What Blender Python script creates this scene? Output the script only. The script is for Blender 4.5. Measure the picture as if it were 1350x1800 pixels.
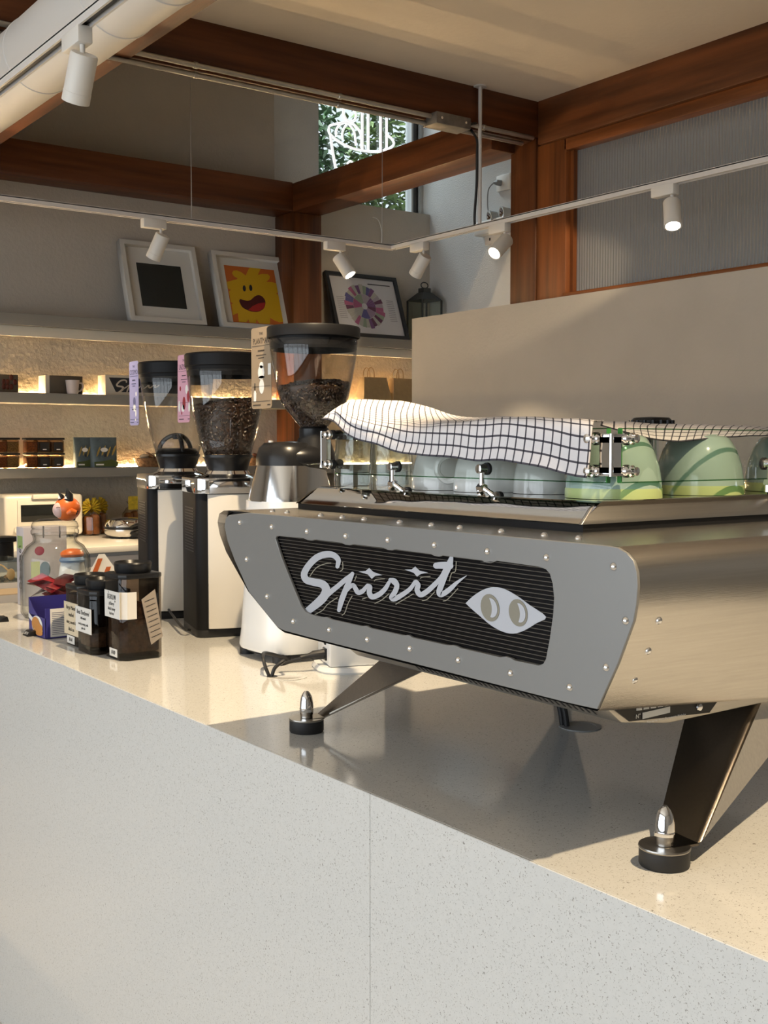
import bpy, bmesh, math, random
from mathutils import Vector, Matrix, Euler
for o in list(bpy.data.objects): bpy.data.objects.remove(o)
R = math.radians
SC = bpy.context.scene
COL = SC.collection
random.seed(7)

# ------------------------------------------------------------------ camera
F = 2020.0
PITCH = math.atan(115 / F)
YAW = math.atan(1475 / math.hypot(F, 115))
CAM = Vector((0, 0, 1.40))
fh = Vector((math.sin(YAW), math.cos(YAW), 0)); RT = Vector((math.cos(YAW), -math.sin(YAW), 0))
FW = fh * math.cos(PITCH) - Vector((0, 0, math.sin(PITCH))); UP = RT.cross(FW)
cd = bpy.data.cameras.new('camera'); cam = bpy.data.objects.new('camera', cd); COL.objects.link(cam)
cd.sensor_fit = 'HORIZONTAL'; cd.sensor_width = 36; cd.lens = 36 * F / 1350; cd.clip_start = .02
cam.matrix_world = Matrix(((RT.x, UP.x, -FW.x, CAM.x), (RT.y, UP.y, -FW.y, CAM.y), (RT.z, UP.z, -FW.z, CAM.z), (0, 0, 0, 1)))
SC.camera = cam
def at(x, y, X=None, Y=None, Z=None):
    """point of the place seen at a photograph pixel, on a plane of constant X, Y or Z (metres)"""
    d = FW + RT * ((x - 675) / F) - UP * ((y - 900) / F)
    i, v = (0, X) if X is not None else (1, Y) if Y is not None else (2, Z)
    return CAM + d * ((v - CAM[i]) / d[i])

# ------------------------------------------------------------------ light
SC.view_settings.view_transform = 'Standard'; SC.view_settings.look = 'None'
SC.view_settings.gamma = 1; SC.view_settings.use_curve_mapping = False
SC.view_settings.exposure = 0.3
w = bpy.data.worlds.new('sky'); SC.world = w; w.use_nodes = True
bg = w.node_tree.nodes['Background']; bg.inputs[0].default_value = (.80, .90, 1, 1); bg.inputs[1].default_value = 1.0
def area(name, loc, direction, sx, sy, power, color):
    l = bpy.data.lights.new(name, 'AREA'); l.shape = 'RECTANGLE'; l.size = sx; l.size_y = sy; l.energy = power; l.color = color
    o = bpy.data.objects.new(name, l); COL.objects.link(o); o.location = loc
    o.rotation_euler = Vector(direction).to_track_quat('-Z', 'Y').to_euler(); return o
area('daylight_street_windows', (-3.32, 1.0, 1.55), (1, 0, 0), 6.6, 2.5, 108, (.89, .95, 1))
area('daylight_stair_window', (4.8, 7.5, 5.5), (0, -.62, -1), 2.0, 1.2, 200, (.86, .94, 1))
SC.cycles.caustics_reflective = False; SC.cycles.caustics_refractive = False
WARM = (1, .78, .50)

# ------------------------------------------------------------------ materials
MATS = {}
def mat(name, col, rough=.5, metal=0, var=0, vscale=8, bump=0, bscale=60, stretch=None, coat=0, spec=.5, trans=0, emit=None, estr=0, alpha=1, ior=1.5):
    if name in MATS: return MATS[name]
    m = bpy.data.materials.new(name); m.use_nodes = True; nt = m.node_tree; b = nt.nodes['Principled BSDF']
    b.inputs['Base Color'].default_value = (*col, 1); b.inputs['Roughness'].default_value = rough; b.inputs['Metallic'].default_value = metal
    b.inputs['Coat Weight'].default_value = coat; b.inputs['Specular IOR Level'].default_value = spec; b.inputs['Transmission Weight'].default_value = trans
    b.inputs['IOR'].default_value = ior; b.inputs['Alpha'].default_value = alpha
    if emit: b.inputs['Emission Color'].default_value = (*emit, 1); b.inputs['Emission Strength'].default_value = estr
    if var or bump:
        tc = nt.nodes.new('ShaderNodeTexCoord'); mp = nt.nodes.new('ShaderNodeMapping'); nt.links.new(tc.outputs['Object'], mp.inputs[0])
        if stretch: mp.inputs['Scale'].default_value = stretch
    if var:
        n = nt.nodes.new('ShaderNodeTexNoise'); n.inputs['Scale'].default_value = vscale; n.inputs['Detail'].default_value = 4
        nt.links.new(mp.outputs[0], n.inputs['Vector'])
        cr = nt.nodes.new('ShaderNodeValToRGB'); cr.color_ramp.elements[0].position = .3; cr.color_ramp.elements[1].position = .7
        cr.color_ramp.elements[0].color = (*[c * (1 - var) for c in col], 1); cr.color_ramp.elements[1].color = (*[min(1, c * (1 + var)) for c in col], 1)
        nt.links.new(n.outputs['Fac'], cr.inputs[0]); nt.links.new(cr.outputs[0], b.inputs['Base Color'])
    if bump:
        n2 = nt.nodes.new('ShaderNodeTexNoise'); n2.inputs['Scale'].default_value = bscale; n2.inputs['Detail'].default_value = 3
        nt.links.new(mp.outputs[0], n2.inputs['Vector'])
        bp = nt.nodes.new('ShaderNodeBump'); bp.inputs['Strength'].default_value = bump; bp.inputs['Distance'].default_value = .01
        nt.links.new(n2.outputs['Fac'], bp.inputs['Height']); nt.links.new(bp.outputs[0], b.inputs['Normal'])
    MATS[name] = m; return m
def thin(name, tint=(.97, .98, .97), gloss=1.0, rough=.02, edge=.45):
    """thin clear sheet: see-through, mirrors by Fresnel"""
    if name in MATS: return MATS[name]
    m = bpy.data.materials.new(name); m.use_nodes = True; nt = m.node_tree; nt.nodes.clear()
    out = nt.nodes.new('ShaderNodeOutputMaterial'); t = nt.nodes.new('ShaderNodeBsdfTransparent'); g = nt.nodes.new('ShaderNodeBsdfGlossy')
    g.inputs['Roughness'].default_value = rough
    lw = nt.nodes.new('ShaderNodeLayerWeight'); lw.inputs[0].default_value = .5
    pw = nt.nodes.new('ShaderNodeMath'); pw.operation = 'POWER'; pw.inputs[1].default_value = 4; nt.links.new(lw.outputs['Facing'], pw.inputs[0])
    mu = nt.nodes.new('ShaderNodeMath'); mu.operation = 'MULTIPLY_ADD'; mu.inputs[1].default_value = .75 * gloss; mu.inputs[2].default_value = .035 * gloss; nt.links.new(pw.outputs[0], mu.inputs[0])
    ec = nt.nodes.new('ShaderNodeMixRGB'); ec.inputs[1].default_value = (*tint, 1); ec.inputs[2].default_value = (*[c * edge for c in tint], 1); nt.links.new(pw.outputs[0], ec.inputs[0]); nt.links.new(ec.outputs[0], t.inputs[0])
    mx = nt.nodes.new('ShaderNodeMixShader'); nt.links.new(mu.outputs[0], mx.inputs[0])
    nt.links.new(t.outputs[0], mx.inputs[1]); nt.links.new(g.outputs[0], mx.inputs[2]); nt.links.new(mx.outputs[0], out.inputs[0])
    MATS[name] = m; return m
def wood(name, col, axis):
    st = [14, 14, 14]; st[axis] = .8
    m = mat(name, col, .42, 0, .45, 1.6, .12, 4, tuple(st), spec=.35); return m
def quartz(name):
    m = bpy.data.materials.new(name); m.use_nodes = True; nt = m.node_tree; b = nt.nodes['Principled BSDF']; MATS[name] = m
    b.inputs['Roughness'].default_value = .09
    tc = nt.nodes.new('ShaderNodeTexCoord')
    v = nt.nodes.new('ShaderNodeTexNoise'); v.inputs['Scale'].default_value = 90; v.inputs['Detail'].default_value = 5; nt.links.new(tc.outputs['Object'], v.inputs['Vector'])
    n = nt.nodes.new('ShaderNodeTexNoise'); n.inputs['Scale'].default_value = 430; n.inputs['Detail'].default_value = 1; n.inputs['Distortion'].default_value = 1.2; nt.links.new(tc.outputs['Object'], n.inputs['Vector'])
    cr = nt.nodes.new('ShaderNodeValToRGB'); e = cr.color_ramp.elements
    e[0].position = .29; e[0].color = (.30, .28, .25, 1); e[1].position = .36; e[1].color = (.70, .69, .66, 1)
    nt.links.new(n.outputs['Fac'], cr.inputs[0])
    mx = nt.nodes.new('ShaderNodeMixRGB'); mx.blend_type = 'MULTIPLY'; mx.inputs[0].default_value = .10
    nt.links.new(cr.outputs[0], mx.inputs[1]); nt.links.new(v.outputs['Fac'], mx.inputs[2]); nt.links.new(mx.outputs[0], b.inputs['Base Color'])
    return m
def steel(name, col=(.62, .59, .55), rough=.26, stretch=(1, 60, 60), b=.05):
    return mat(name, col, rough, 1, .05, 6, b, 30, stretch)

# ------------------------------------------------------------------ mesh helpers
class MB:
    def __init__(s): s.bm = bmesh.new()
    def add(s, verts, faces):
        vs = [s.bm.verts.new(v) for v in verts]
        for f in faces:
            try: s.bm.faces.new([vs[i] for i in f])
            except ValueError: pass
        return vs
    def box(s, x0, x1, y0, y1, z0, z1, bev=0, seg=2):
        t = bmesh.new(); bmesh.ops.create_cube(t, size=1)
        for v in t.verts: v.co = Vector(((x0 + x1) / 2 + v.co.x * (x1 - x0), (y0 + y1) / 2 + v.co.y * (y1 - y0), (z0 + z1) / 2 + v.co.z * (z1 - z0)))
        if bev: bmesh.ops.bevel(t, geom=t.edges[:], offset=bev, segments=seg, affect='EDGES', profile=.5)
        return s.merge(t)
    def merge(s, t, M=None):
        if M is not None: bmesh.ops.transform(t, matrix=M, verts=t.verts)
        t.verts.index_update()
        vs = [s.bm.verts.new(v.co) for v in t.verts]
        for f in t.faces:
            try: s.bm.faces.new([vs[v.index] for v in f.verts])
            except ValueError: pass
        t.free(); return s
    def ring(s, c, ax, r, n, squash=None):
        ax = ax.normalized(); a = ax.orthogonal().normalized() if abs(ax.z) < .999 else Vector((1, 0, 0)); b = ax.cross(a)
        return [c + a * (r * math.cos(2 * math.pi * k / n)) + b * (r * math.sin(2 * math.pi * k / n)) for k in range(n)]
    def cyl(s, p0, p1, r0, r1=None, n=20, cap=True):
        p0, p1 = Vector(p0), Vector(p1); r1 = r0 if r1 is None else r1; ax = p1 - p0
        v = s.ring(p0, ax, r0, n) + s.ring(p1, ax, r1, n)
        f = [(k, (k + 1) % n, n + (k + 1) % n, n + k) for k in range(n)]
        if cap: f += [tuple(range(n - 1, -1, -1)), tuple(range(n, 2 * n))]
        s.add(v, f); return s
    def tube(s, pts, r, n=8, cap=True, closed=False):
        pts = [Vector(p) for p in pts]; m = len(pts); rs = r if isinstance(r, (list, tuple)) else [r] * m
        v = []; prev = None
        for i, p in enumerate(pts):
            if closed: t = pts[(i + 1) % m] - pts[i - 1]
            else: t = (pts[min(i + 1, m - 1)] - pts[max(i - 1, 0)])
            t.normalize()
            if prev is None: a = t.orthogonal().normalized()
            else:
                a = prev - t * prev.dot(t); a.normalize()
            prev = a; b = t.cross(a)
            v += [p + (a * math.cos(2 * math.pi * k / n) + b * math.sin(2 * math.pi * k / n)) * rs[i] for k in range(n)]
        f = []
        for i in range(m if closed else m - 1):
            j = (i + 1) % m
            f += [(i * n + k, i * n + (k + 1) % n, j * n + (k + 1) % n, j * n + k) for k in range(n)]
        if cap and not closed: f += [tuple(range(n - 1, -1, -1)), tuple(range((m - 1) * n, m * n))]
        s.add(v, f); return s
    def lathe(s, prof, c=(0, 0, 0), n=36, ax=(0, 0, 1), closed=False):
        c = Vector(c); q = Vector((0, 0, 1)).rotation_difference(Vector(ax)); v = []; idx = []
        for (r, z) in prof:
            if r < 1e-6: idx.append([len(v)]); v.append(c + q @ Vector((0, 0, z)))
            else:
                idx.append(list(range(len(v), len(v) + n)))
                v += [c + q @ Vector((r * math.cos(2 * math.pi * k / n), r * math.sin(2 * math.pi * k / n), z)) for k in range(n)]
        f = []; L = list(zip(idx, idx[1:])) + ([(idx[-1], idx[0])] if closed else [])
        for a, b in L:
            if len(a) == 1 and len(b) == 1: continue
            for k in range(n):
                k2 = (k + 1) % n
                if len(a) == 1: f.append((a[0], b[k2], b[k]))
                elif len(b) == 1: f.append((a[k], a[k2], b[0]))
                else: f.append((a[k], a[k2], b[k2], b[k]))
        s.add(v, f); return s
    def prism(s, pts, vec, bev=0):
        """closed polygon of 3-D points swept along vec"""
        t = bmesh.new(); vec = Vector(vec); vs = [t.verts.new(Vector(p)) for p in pts]; t.faces.new(vs)
        r = bmesh.ops.extrude_face_region(t, geom=t.faces[:]); bmesh.ops.translate(t, vec=vec, verts=[g for g in r['geom'] if isinstance(g, bmesh.types.BMVert)])
        if bev: bmesh.ops.bevel(t, geom=t.edges[:], offset=bev, segments=2, affect='EDGES', profile=.5)
        return s.merge(t)
    def ball(s, c, rx, ry=None, rz=None, u=16, v=10, M=None):
        ry = rx if ry is None else ry; rz = rx if rz is None else rz
        t = bmesh.new(); bmesh.ops.create_uvsphere(t, u_segments=u, v_segments=v, radius=1)
        T = Matrix.Translation(Vector(c)) @ (M or Matrix()) @ Matrix.Diagonal((rx, ry, rz, 1)); return s.merge(t, T)
    def ico(s, c, rx, ry, rz, M=None, sub=1):
        t = bmesh.new(); bmesh.ops.create_icosphere(t, subdivisions=sub, radius=1)
        return s.merge(t, Matrix.Translation(Vector(c)) @ (M or Matrix()) @ Matrix.Diagonal((rx, ry, rz, 1)))
    def grid(s, rows):
        n = len(rows[0]); v = [p for r_ in rows for p in r_]
        f = [(i * n + j, i * n + j + 1, (i + 1) * n + j + 1, (i + 1) * n + j) for i in range(len(rows) - 1) for j in range(n - 1)]
        s.add(v, f); return s
    def mesh(s, name):
        bmesh.ops.recalc_face_normals(s.bm, faces=s.bm.faces[:])
        me = bpy.data.meshes.new(name); s.bm.to_mesh(me); s.bm.free(); return me
WM = {}
def link(o, parent=None, local=False):
    COL.objects.link(o)
    if parent is not None:
        o.parent = parent; WM[o] = WM[parent]
    else: WM[o] = o.matrix_basis.copy()
    return o
def smooth(me, ang=35):
    for p in me.polygons: p.use_smooth = True
    me.set_sharp_from_angle(angle=R(ang))
def obj(name, mb, m, parent=None, sm=True, local=False, ang=35):
    me = mb.mesh(name) if isinstance(mb, MB) else mb
    if parent is not None and not local: me.transform(WM[parent].inverted())
    if sm: smooth(me, ang)
    if not isinstance(m, (list, tuple)): m = [m]
    for x in m: me.materials.append(x)
    return link(bpy.data.objects.new(name, me), parent)
def tag(o, label, cat, group=None, kind=None):
    if label: o['label'] = label
    if cat: o['category'] = cat
    if group: o['group'] = group
    if kind: o['kind'] = kind
    return o
def thing(name, label, cat, loc=(0, 0, 0), rz=0, group=None, kind=None):
    o = bpy.data.objects.new(name, None); o.empty_display_size = .05
    o.location = loc; o.rotation_euler = (0, 0, rz); COL.objects.link(o)
    WM[o] = Matrix.Translation(Vector(loc)) @ Matrix.Rotation(rz, 4, 'Z')
    return tag(o, label, cat, group, kind)
def struct(name, mb, m, label=None, parent=None, sm=False):
    o = obj(name, mb, m, parent, sm)
    if parent is None: o['kind'] = 'structure'; o['label'] = label or name.replace('_', ' '); o['category'] = name.split('_')[0]
    return o
def dup(root, loc, rz=None, label=None):
    def cp(o, par):
        c = o.copy(); COL.objects.link(c); c.parent = par
        for ch in [x for x in CH.get(o, list(o.children))]: cp(ch, c)
        return c
    c = cp(root, None); c.location = loc
    if rz is not None: c.rotation_euler = (0, 0, rz)
    WM[c] = Matrix.Translation(Vector(loc)) @ Matrix.Rotation(c.rotation_euler.z, 4, 'Z')
    if label: c['label'] = label
    return c
CH = {}
def fill(name, loops, depth=0.001, bev=0, res=2):
    """2-D outlines (first outer, rest holes) filled and thickened to a mesh in local XY, thickness +-depth"""
    cu = bpy.data.curves.new(name, 'CURVE'); cu.dimensions = '2D'; cu.fill_mode = 'BOTH'; cu.extrude = depth; cu.bevel_depth = bev; cu.bevel_resolution = 1
    for lp in loops:
        sp = cu.splines.new('POLY'); sp.points.add(len(lp) - 1); sp.use_cyclic_u = True
        for p, q in zip(sp.points, lp): p.co = (q[0], q[1], 0, 1)
    o = bpy.data.objects.new(name, cu); COL.objects.link(o); dg = bpy.context.evaluated_depsgraph_get()
    me = bpy.data.meshes.new_from_object(o.evaluated_get(dg)); bpy.data.objects.remove(o); bpy.data.curves.remove(cu); me.materials.clear(); return me
def text(name, body, size, depth=.0002, align='CENTER', shear=0, spacing=1, width=1):
    cu = bpy.data.curves.new(name, 'FONT'); cu.body = body; cu.size = size; cu.extrude = depth; cu.align_x = align; cu.align_y = 'CENTER'; cu.shear = shear; cu.space_character = spacing; cu.resolution_u = 2
    o = bpy.data.objects.new(name, cu); COL.objects.link(o); dg = bpy.context.evaluated_depsgraph_get()
    me = bpy.data.meshes.new_from_object(o.evaluated_get(dg)); bpy.data.objects.remove(o); bpy.data.curves.remove(cu); me.materials.clear()
    if width != 1: me.transform(Matrix.Diagonal((width, 1, 1, 1)))
    return me
def place(name, me, m, M, parent=None, sm=False):
    """mesh given in its own XY plane put into the place by matrix M (world)"""
    me.transform(M); return obj(name, me, m, parent, sm)
def frame(o, xa, ya):
    xa = Vector(xa).normalized(); ya = Vector(ya).normalized(); za = xa.cross(ya); o = Vector(o)
    return Matrix(((xa.x, ya.x, za.x, o.x), (xa.y, ya.y, za.y, o.y), (xa.z, ya.z, za.z, o.z), (0, 0, 0, 1)))
def stroke(pts, ws):
    """outline polygon of a brush stroke in 2-D with width per point; smooth"""
    n = len(pts); L = []; Rr = []
    for i in range(n):
        a = pts[max(i - 1, 0)]; b = pts[min(i + 1, n - 1)]; dx, dy = b[0] - a[0], b[1] - a[1]; l = math.hypot(dx, dy) or 1
        nx, ny = -dy / l, dx / l; h = ws[i] / 2
        L.append((pts[i][0] + nx * h, pts[i][1] + ny * h)); Rr.append((pts[i][0] - nx * h, pts[i][1] - ny * h))
    return L + Rr[::-1]
def spline(pts, k=6):
    """Catmull-Rom through tuples of any length"""
    out = []; n = len(pts)
    for i in range(n - 1):
        p0, p1, p2, p3 = pts[max(i - 1, 0)], pts[i], pts[i + 1], pts[min(i + 2, n - 1)]
        for j in range(k):
            t = j / k
            out.append(tuple(.5 * (2 * b + (c - a) * t + (2 * a - 5 * b + 4 * c - d) * t * t + (3 * b - a - 3 * c + d) * t ** 3) for a, b, c, d in zip(p0, p1, p2, p3)))
    out.append(tuple(pts[-1])); return out

# ------------------------------------------------------------------ the setting
ZC = 3.05; XR = 3.90; Y1 = 4.10; YB = 6.32; CT = .95
WALL = mat('wall_plaster', (.47, .43, .375), .9, 0, .05, 3, .25, 55)
WALLW = mat('wall_white_and_daylit', (.62, .62, .61), .85, 0, .03, 3, .3, 120)
NICHE = mat('niche_plaster', (.52, .46, .37), .9, 0, .06, 4, .9, 38)
CEIL = mat('ceiling_paint', (.86, .76, .63), .9, 0, .04, 2, .1, 40)
FLOOR = mat('floor_boards', (.58, .53, .46), .5, 0, .1, 3)
WX = wood('wood_along_x', (.115, .036, .011), 0); WY = wood('wood_along_y', (.125, .040, .012), 1); WZ = wood('wood_upright', (.12, .038, .011), 2)
BLACKM = mat('black_metal', (.02, .02, .02), .35, .6)
WHITE = mat('white_enamel', (.78, .76, .72), .4)
CHROME = mat('chrome', (.85, .85, .86), .04, 1)
RUBBER = mat('black_rubber', (.012, .012, .013), .55)
BPLAST = mat('black_plastic', (.011, .011, .012), .3, spec=.3)
GLASS = thin('clear_glass', (.96, .985, .97))
def bx(*a, **k): return MB().box(*a, **k)
struct('floor', bx(-3.3, 5.15, -4, 6.6, -.05, 0), FLOOR, 'pale warm cafe floor')
m = MB(); m.box(-3.3, XR + .3, -4, Y1 + .16, ZC, ZC + .08); m.box(-3.3, 1.62, Y1 + .16, YB, ZC, ZC + .08)
struct('ceiling', m, CEIL, 'cream painted ceiling over the bar')
struct('ceiling_stairwell', bx(1.5, 5.15, Y1 + .1, 6.6, 4.7, 4.78), WALLW, 'high white ceiling above the stairwell')
m = MB(); m.box(-3.3, 3.86, YB, YB + .15, 0, 3.0); m.box(-3.3, 3.757, YB, YB + .15, 3.0, 4.7)
struct('wall_back', m, WALL, 'grey plaster back wall behind the shelves')
m = MB(); m.box(3.86, 5.0, YB, YB + .15, 0, 3.0)
struct('wall_ledge', m, WALL, 'grey low wall with a ledge under the stairwell window')
# recessed upper wall round the stairwell window
wx0 = at(560, 250, Y=6.42).x; wx1 = at(735, 250, Y=6.42).x
m = MB(); m.box(3.5, wx0, 6.42, 6.52, 2.9, 4.7); m.box(wx0, wx1 + .2, 6.42, 6.52, 2.6, 2.93); m.box(wx1, 5.1, 6.42, 6.52, 2.9, 4.7); m.box(wx0, wx1, 6.42, 6.52, 4.35, 4.7)
m.box(3.5, 3.86, 6.42, 6.52, 2.8, 2.9)
struct('wall_window', m, WALLW, 'pale recessed wall around the stairwell window')  # paler than wall_back: daylight on this wall is put into its colour
m = MB(); m.box(5.0, 5.15, Y1 + .03, 6.6, 0, 4.7); struct('wall_stairwell', m, WALLW, 'white side wall of the stairwell')
m = MB(); m.box(4.07, 5.0, 4.13, 4.22, 0, 4.7); struct('wall_stairwell_near', m, WALLW, 'white near wall of the stairwell')
m = MB(); m.box(1.5, 4.0, Y1 + .02, Y1 + .14, ZC + .08, 4.7); m.box(1.5, 1.62, Y1 + .14, YB, ZC + .08, 4.7)
struct('wall_bulkhead', m, WALL, 'plaster bulkhead above the wooden beams')
m = MB(); m.box(XR - .005, XR + .16, -4, 5.08, 0, 2.105); struct('wall_right', m, WALL, 'beige half wall behind the espresso machine')
m = MB(); m.box(-3.3, 5, -4.1, -4, 0, ZC); struct('wall_rear', m, WALL, 'rear wall of the cafe')
m = MB(); m.box(XR + .1, XR + .2, -4, 1.2, 2.1, ZC); struct('wall_right_upper', m, WALL, 'upper right wall')
# beams and posts
b0 = WX
struct('trim_1', bx(-3.3, XR + .16, Y1, Y1 + .17, 2.885, ZC + .09, bev=.008), WX, 'reddish brown ceiling beam with conduits running along it', sm=True)
struct('trim_2', bx(-3.3, XR - .02, Y1 + .02, Y1 + .10, 2.862, 2.886), WX, 'thin wooden lip under the ceiling beam')
struct('trim_3', bx(XR, XR + .16, 1.0, Y1 - .001, 2.845, ZC + .02, bev=.006), WY, 'reddish brown beam above the ribbed window', sm=True)
struct('trim_4', bx(3.0 - 1.03, 3.757, YB - .22, YB, 2.84, 3.016, bev=.005), WX, 'dark wooden beam across the back wall', sm=True)
struct('trim_5', bx(3.757, 3.97, Y1 + .17, YB, 2.84, 3.012, bev=.006), WY, 'wooden beam from the back column to the corner post', sm=True)
struct('trim_6', bx(3.757, 3.965, YB - .22, YB, 0, 2.84, bev=.006), WZ, 'dark wooden column at the back wall', sm=True)
struct('trim_7', bx(XR + .01, XR + .21, Y1 + .02, Y1 + .20, 2.105, 2.885, bev=.006), WZ, 'wooden corner post beside the ribbed window', sm=True)
xb = at(205, 95, Y=Y1).x + .075
struct('trim_8', bx(xb - .14, xb, -4, YB - .2, 2.885, ZC + .09, bev=.006), WY, 'wooden beam behind the white duct', sm=True)
struct('trim_9', bx(xb - .10, xb - .012, -4, YB - .2, 2.855, 2.886, bev=.004), WY, 'wooden batten under the beam by the duct', sm=True)
struct('trim_10', bx(1.0, xb - .14, YB - .22, YB, 2.84, 3.016, bev=.005), WX, 'dark wooden beam end left of the duct', sm=True)
# ribbed interior window
wn = thing('window_1', 'ribbed grey glass window in a reddish wooden frame', 'window', (XR, 3.0, 2.1), kind='structure')
FR = wood('frame_wood_y', (.20, .062, .016), 1); FRZ = wood('frame_wood_z', (.20, .062, .016), 2)
obj('window_frame', bx(XR + .02, XR + .15, 1.2, 3.94, 2.79, 2.845, bev=.004), FR, wn)
obj('window_frame', bx(XR + .02, XR + .15, 3.925, 4.12, 2.105, 2.845, bev=.004), FRZ, wn)
obj('window_frame', bx(XR + .0, XR + .15, 1.2, 3.925, 2.105, 2.122, bev=.003), FR, wn)
obj('window_bead', bx(XR + .05, XR + .08, 3.905, 3.925, 2.122, 2.79), FRZ, wn)
m = MB(); pts = []
y = 1.2
while y < 3.92:
    for k in range(4): pts.append((XR + .075 - .0035 * math.sin(math.pi * k / 4), y + .0165 * k / 4))
    y += .0165
m.grid([[Vector((p[0], p[1], 2.12)) for p in pts], [Vector((p[0], p[1], 2.80)) for p in pts]])
RIB = mat('ribbed_glass', (.27, .27, .265), .3, 0, spec=.5, trans=.3)
p = obj('ribbed_pane', m, RIB, wn, ang=60)
struct('wall_behind_ribs', bx(XR + .5, XR + .55, 1.0, 4.12, 0, ZC), WALLW, 'white wall behind the ribbed glass')
# stairwell window
wn = thing('window_2', 'stairwell window with white cup line drawing, shrubs outside', 'window', ((wx0 + wx1) / 2, 6.8, 2.93), kind='structure')
ALU = mat('window_aluminium', (.55, .56, .56), .4, .3); DKF = mat('window_dark_frame', (.06, .06, .065), .4)
obj('window_frame', bx(wx1 - .05, wx1 - .035, 6.43, 6.49, 2.93, 4.35), ALU, wn); obj('window_frame', bx(wx1 - .035, wx1, 6.43, 6.50, 2.93, 4.35), DKF, wn)
obj('window_frame', bx(wx1, wx1 + .04, 6.40, 6.43, 2.93, 4.35), ALU, wn); obj('window_sill', bx(wx0, wx1, 6.39, 6.50, 2.93, 2.95), ALU, wn)
obj('pane', bx(wx0, wx1 - .05, 6.47, 6.475, 2.95, 4.35), GLASS, wn)
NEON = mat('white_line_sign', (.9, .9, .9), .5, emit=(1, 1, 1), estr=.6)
def zz(a, b): q = at(480 + a / 4.5, 160 + b / 4.5, Y=6.455); return q
for pl, r_ in [([(440, 300), (450, 275), (500, 260), (570, 250), (640, 265), (690, 320)], 10), ([(440, 300), (450, 340), (520, 400), (620, 450), (730, 475), (840, 478), (920, 455), (955, 420), (940, 380), (905, 350)], 12),
               ([(455, 350), (470, 470), (495, 610)], 13), ([(555, 145), (560, 190), (590, 235), (640, 235), (655, 190), (640, 150)], 12), ([(575, 120), (555, 145)], 11),
               ([(500, 360), (500, 310), (525, 270), (570, 245)], 11), ([(550, 390), (550, 320), (590, 250)], 11), ([(590, 250), (640, 320), (655, 430)], 11), ([(620, 250), (690, 330), (700, 450)], 11),
               ([(705, 120), (705, 460)], 13), ([(752, 120), (752, 465)], 13), ([(850, 120), (850, 470)], 13), ([(898, 120), (898, 460)], 12), ([(585, 575), (610, 555), (630, 565)], 10)]:
    obj('sign_line', MB().tube([zz(*q) for q in spline(pl, 5)], r_ * .00076, 8), NEON, wn)
# bright outdoors: shrubs
for i, (cx, cy, cz) in enumerate([(4.86, 7.65, 3.5), (5.52, 7.7, 3.5), (6.18, 7.75, 3.5)]):
    rnd = random.Random(i); m = MB()
    for k in range(1500):
        c = Vector([rnd.gauss(0, 1) for _ in range(3)]).normalized() * (rnd.random() ** .4); c = Vector((cx + c.x * .27, cy + c.y * .3, cz + c.z * 1.1)); M = Euler((rnd.uniform(-1, 1), rnd.uniform(-1, 1), rnd.uniform(0, 6))).to_matrix()
        a, l = .018, .11
        m.add([c + M @ Vector(q) for q in ((0, 0, 0), (a, l * .45, .01), (0, l, -.012), (-a, l * .45, .01))], [(0, 1, 2, 3)])
    m.cyl((cx, cy, 2.0), (cx, cy, cz), .03, .01, 8)
    tag(obj('shrub', m, mat('leaves_%d' % i, ((.05, .11, .04), (.10, .16, .03), (.04, .08, .04))[i], .5, 0, .5, 9)), 'green leafy shrub outside the stairwell window' + (' on the left', ' in the middle', ' on the right')[i], 'shrub', 'shrubs outside the stairwell window')
struct('ground_outside', bx(3, 7.5, 7.25, 9.5, 1.9, 2.0), FLOOR, 'planter ground outside the stairwell window')
q0 = [tuple(at(a, b, Y=YB - .006)) for a, b in ((655, 382), (664, 386), (669, 398), (671, 412), (670, 430))]
tag(obj('thin_cable', MB().tube([Vector(q) for q in spline(q0, 4)], .0035, 6), WHITE), 'thin white cable on the grey wall above the wheel chart', 'cable')
# street windows behind the camera: dark mullions, glass, low and high walls
wn = thing('window_3', 'street windows with dark mullions behind the camera', 'window', (-3.2, 1, .3), kind='structure')
for y in (-2.4, -1.3, -.2, .9, 2.0, 3.1, 4.4): obj('mullion', bx(-3.24, -3.16, y - .03, y + .03, .3, 2.8), BLACKM, wn)
for z in (.3, 1.9, 2.8): obj('transom', bx(-3.24, -3.16, -2.4, 4.4, z - .03, z + .03), BLACKM, wn)
m = MB(); m.box(-3.3, -3.2, -4, 6.32, 0, .27); m.box(-3.3, -3.2, -4, 6.32, 2.83, ZC); m.box(-3.3, -3.2, -4, -2.43, .27, 2.83); m.box(-3.3, -3.2, 4.43, 6.32, .27, 2.83)
struct('wall_street', m, WALLW, 'street wall around the windows')

# ------------------------------------------------------------------ bar counter
QZ = quartz('speckled_quartz')
bar = thing('bar_counter', 'long white speckled quartz bar counter under the espresso machine', 'counter', (.85, 1.5, 0))
ys = at(650, 1392, X=.85).y
m = MB(); m.box(.8537, 1.95, -1.5, 3.3, CT - .03, CT, bev=.0006, seg=1)
obj('worktop', m, QZ, bar, sm=False)
obj('front_panel', bx(.85, .8535, -1.5, ys - .0005, 0, CT, bev=.0008, seg=1), QZ, bar, sm=False)
obj('front_panel', bx(.85, .8535, ys + .0005, 3.3, 0, CT, bev=.0008, seg=1), QZ, bar, sm=False)
obj('carcass', bx(.856, 1.9, -1.45, 3.25, .08, CT - .031), mat('carcass_board', (.3, .3, .3), .7), bar)

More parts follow.
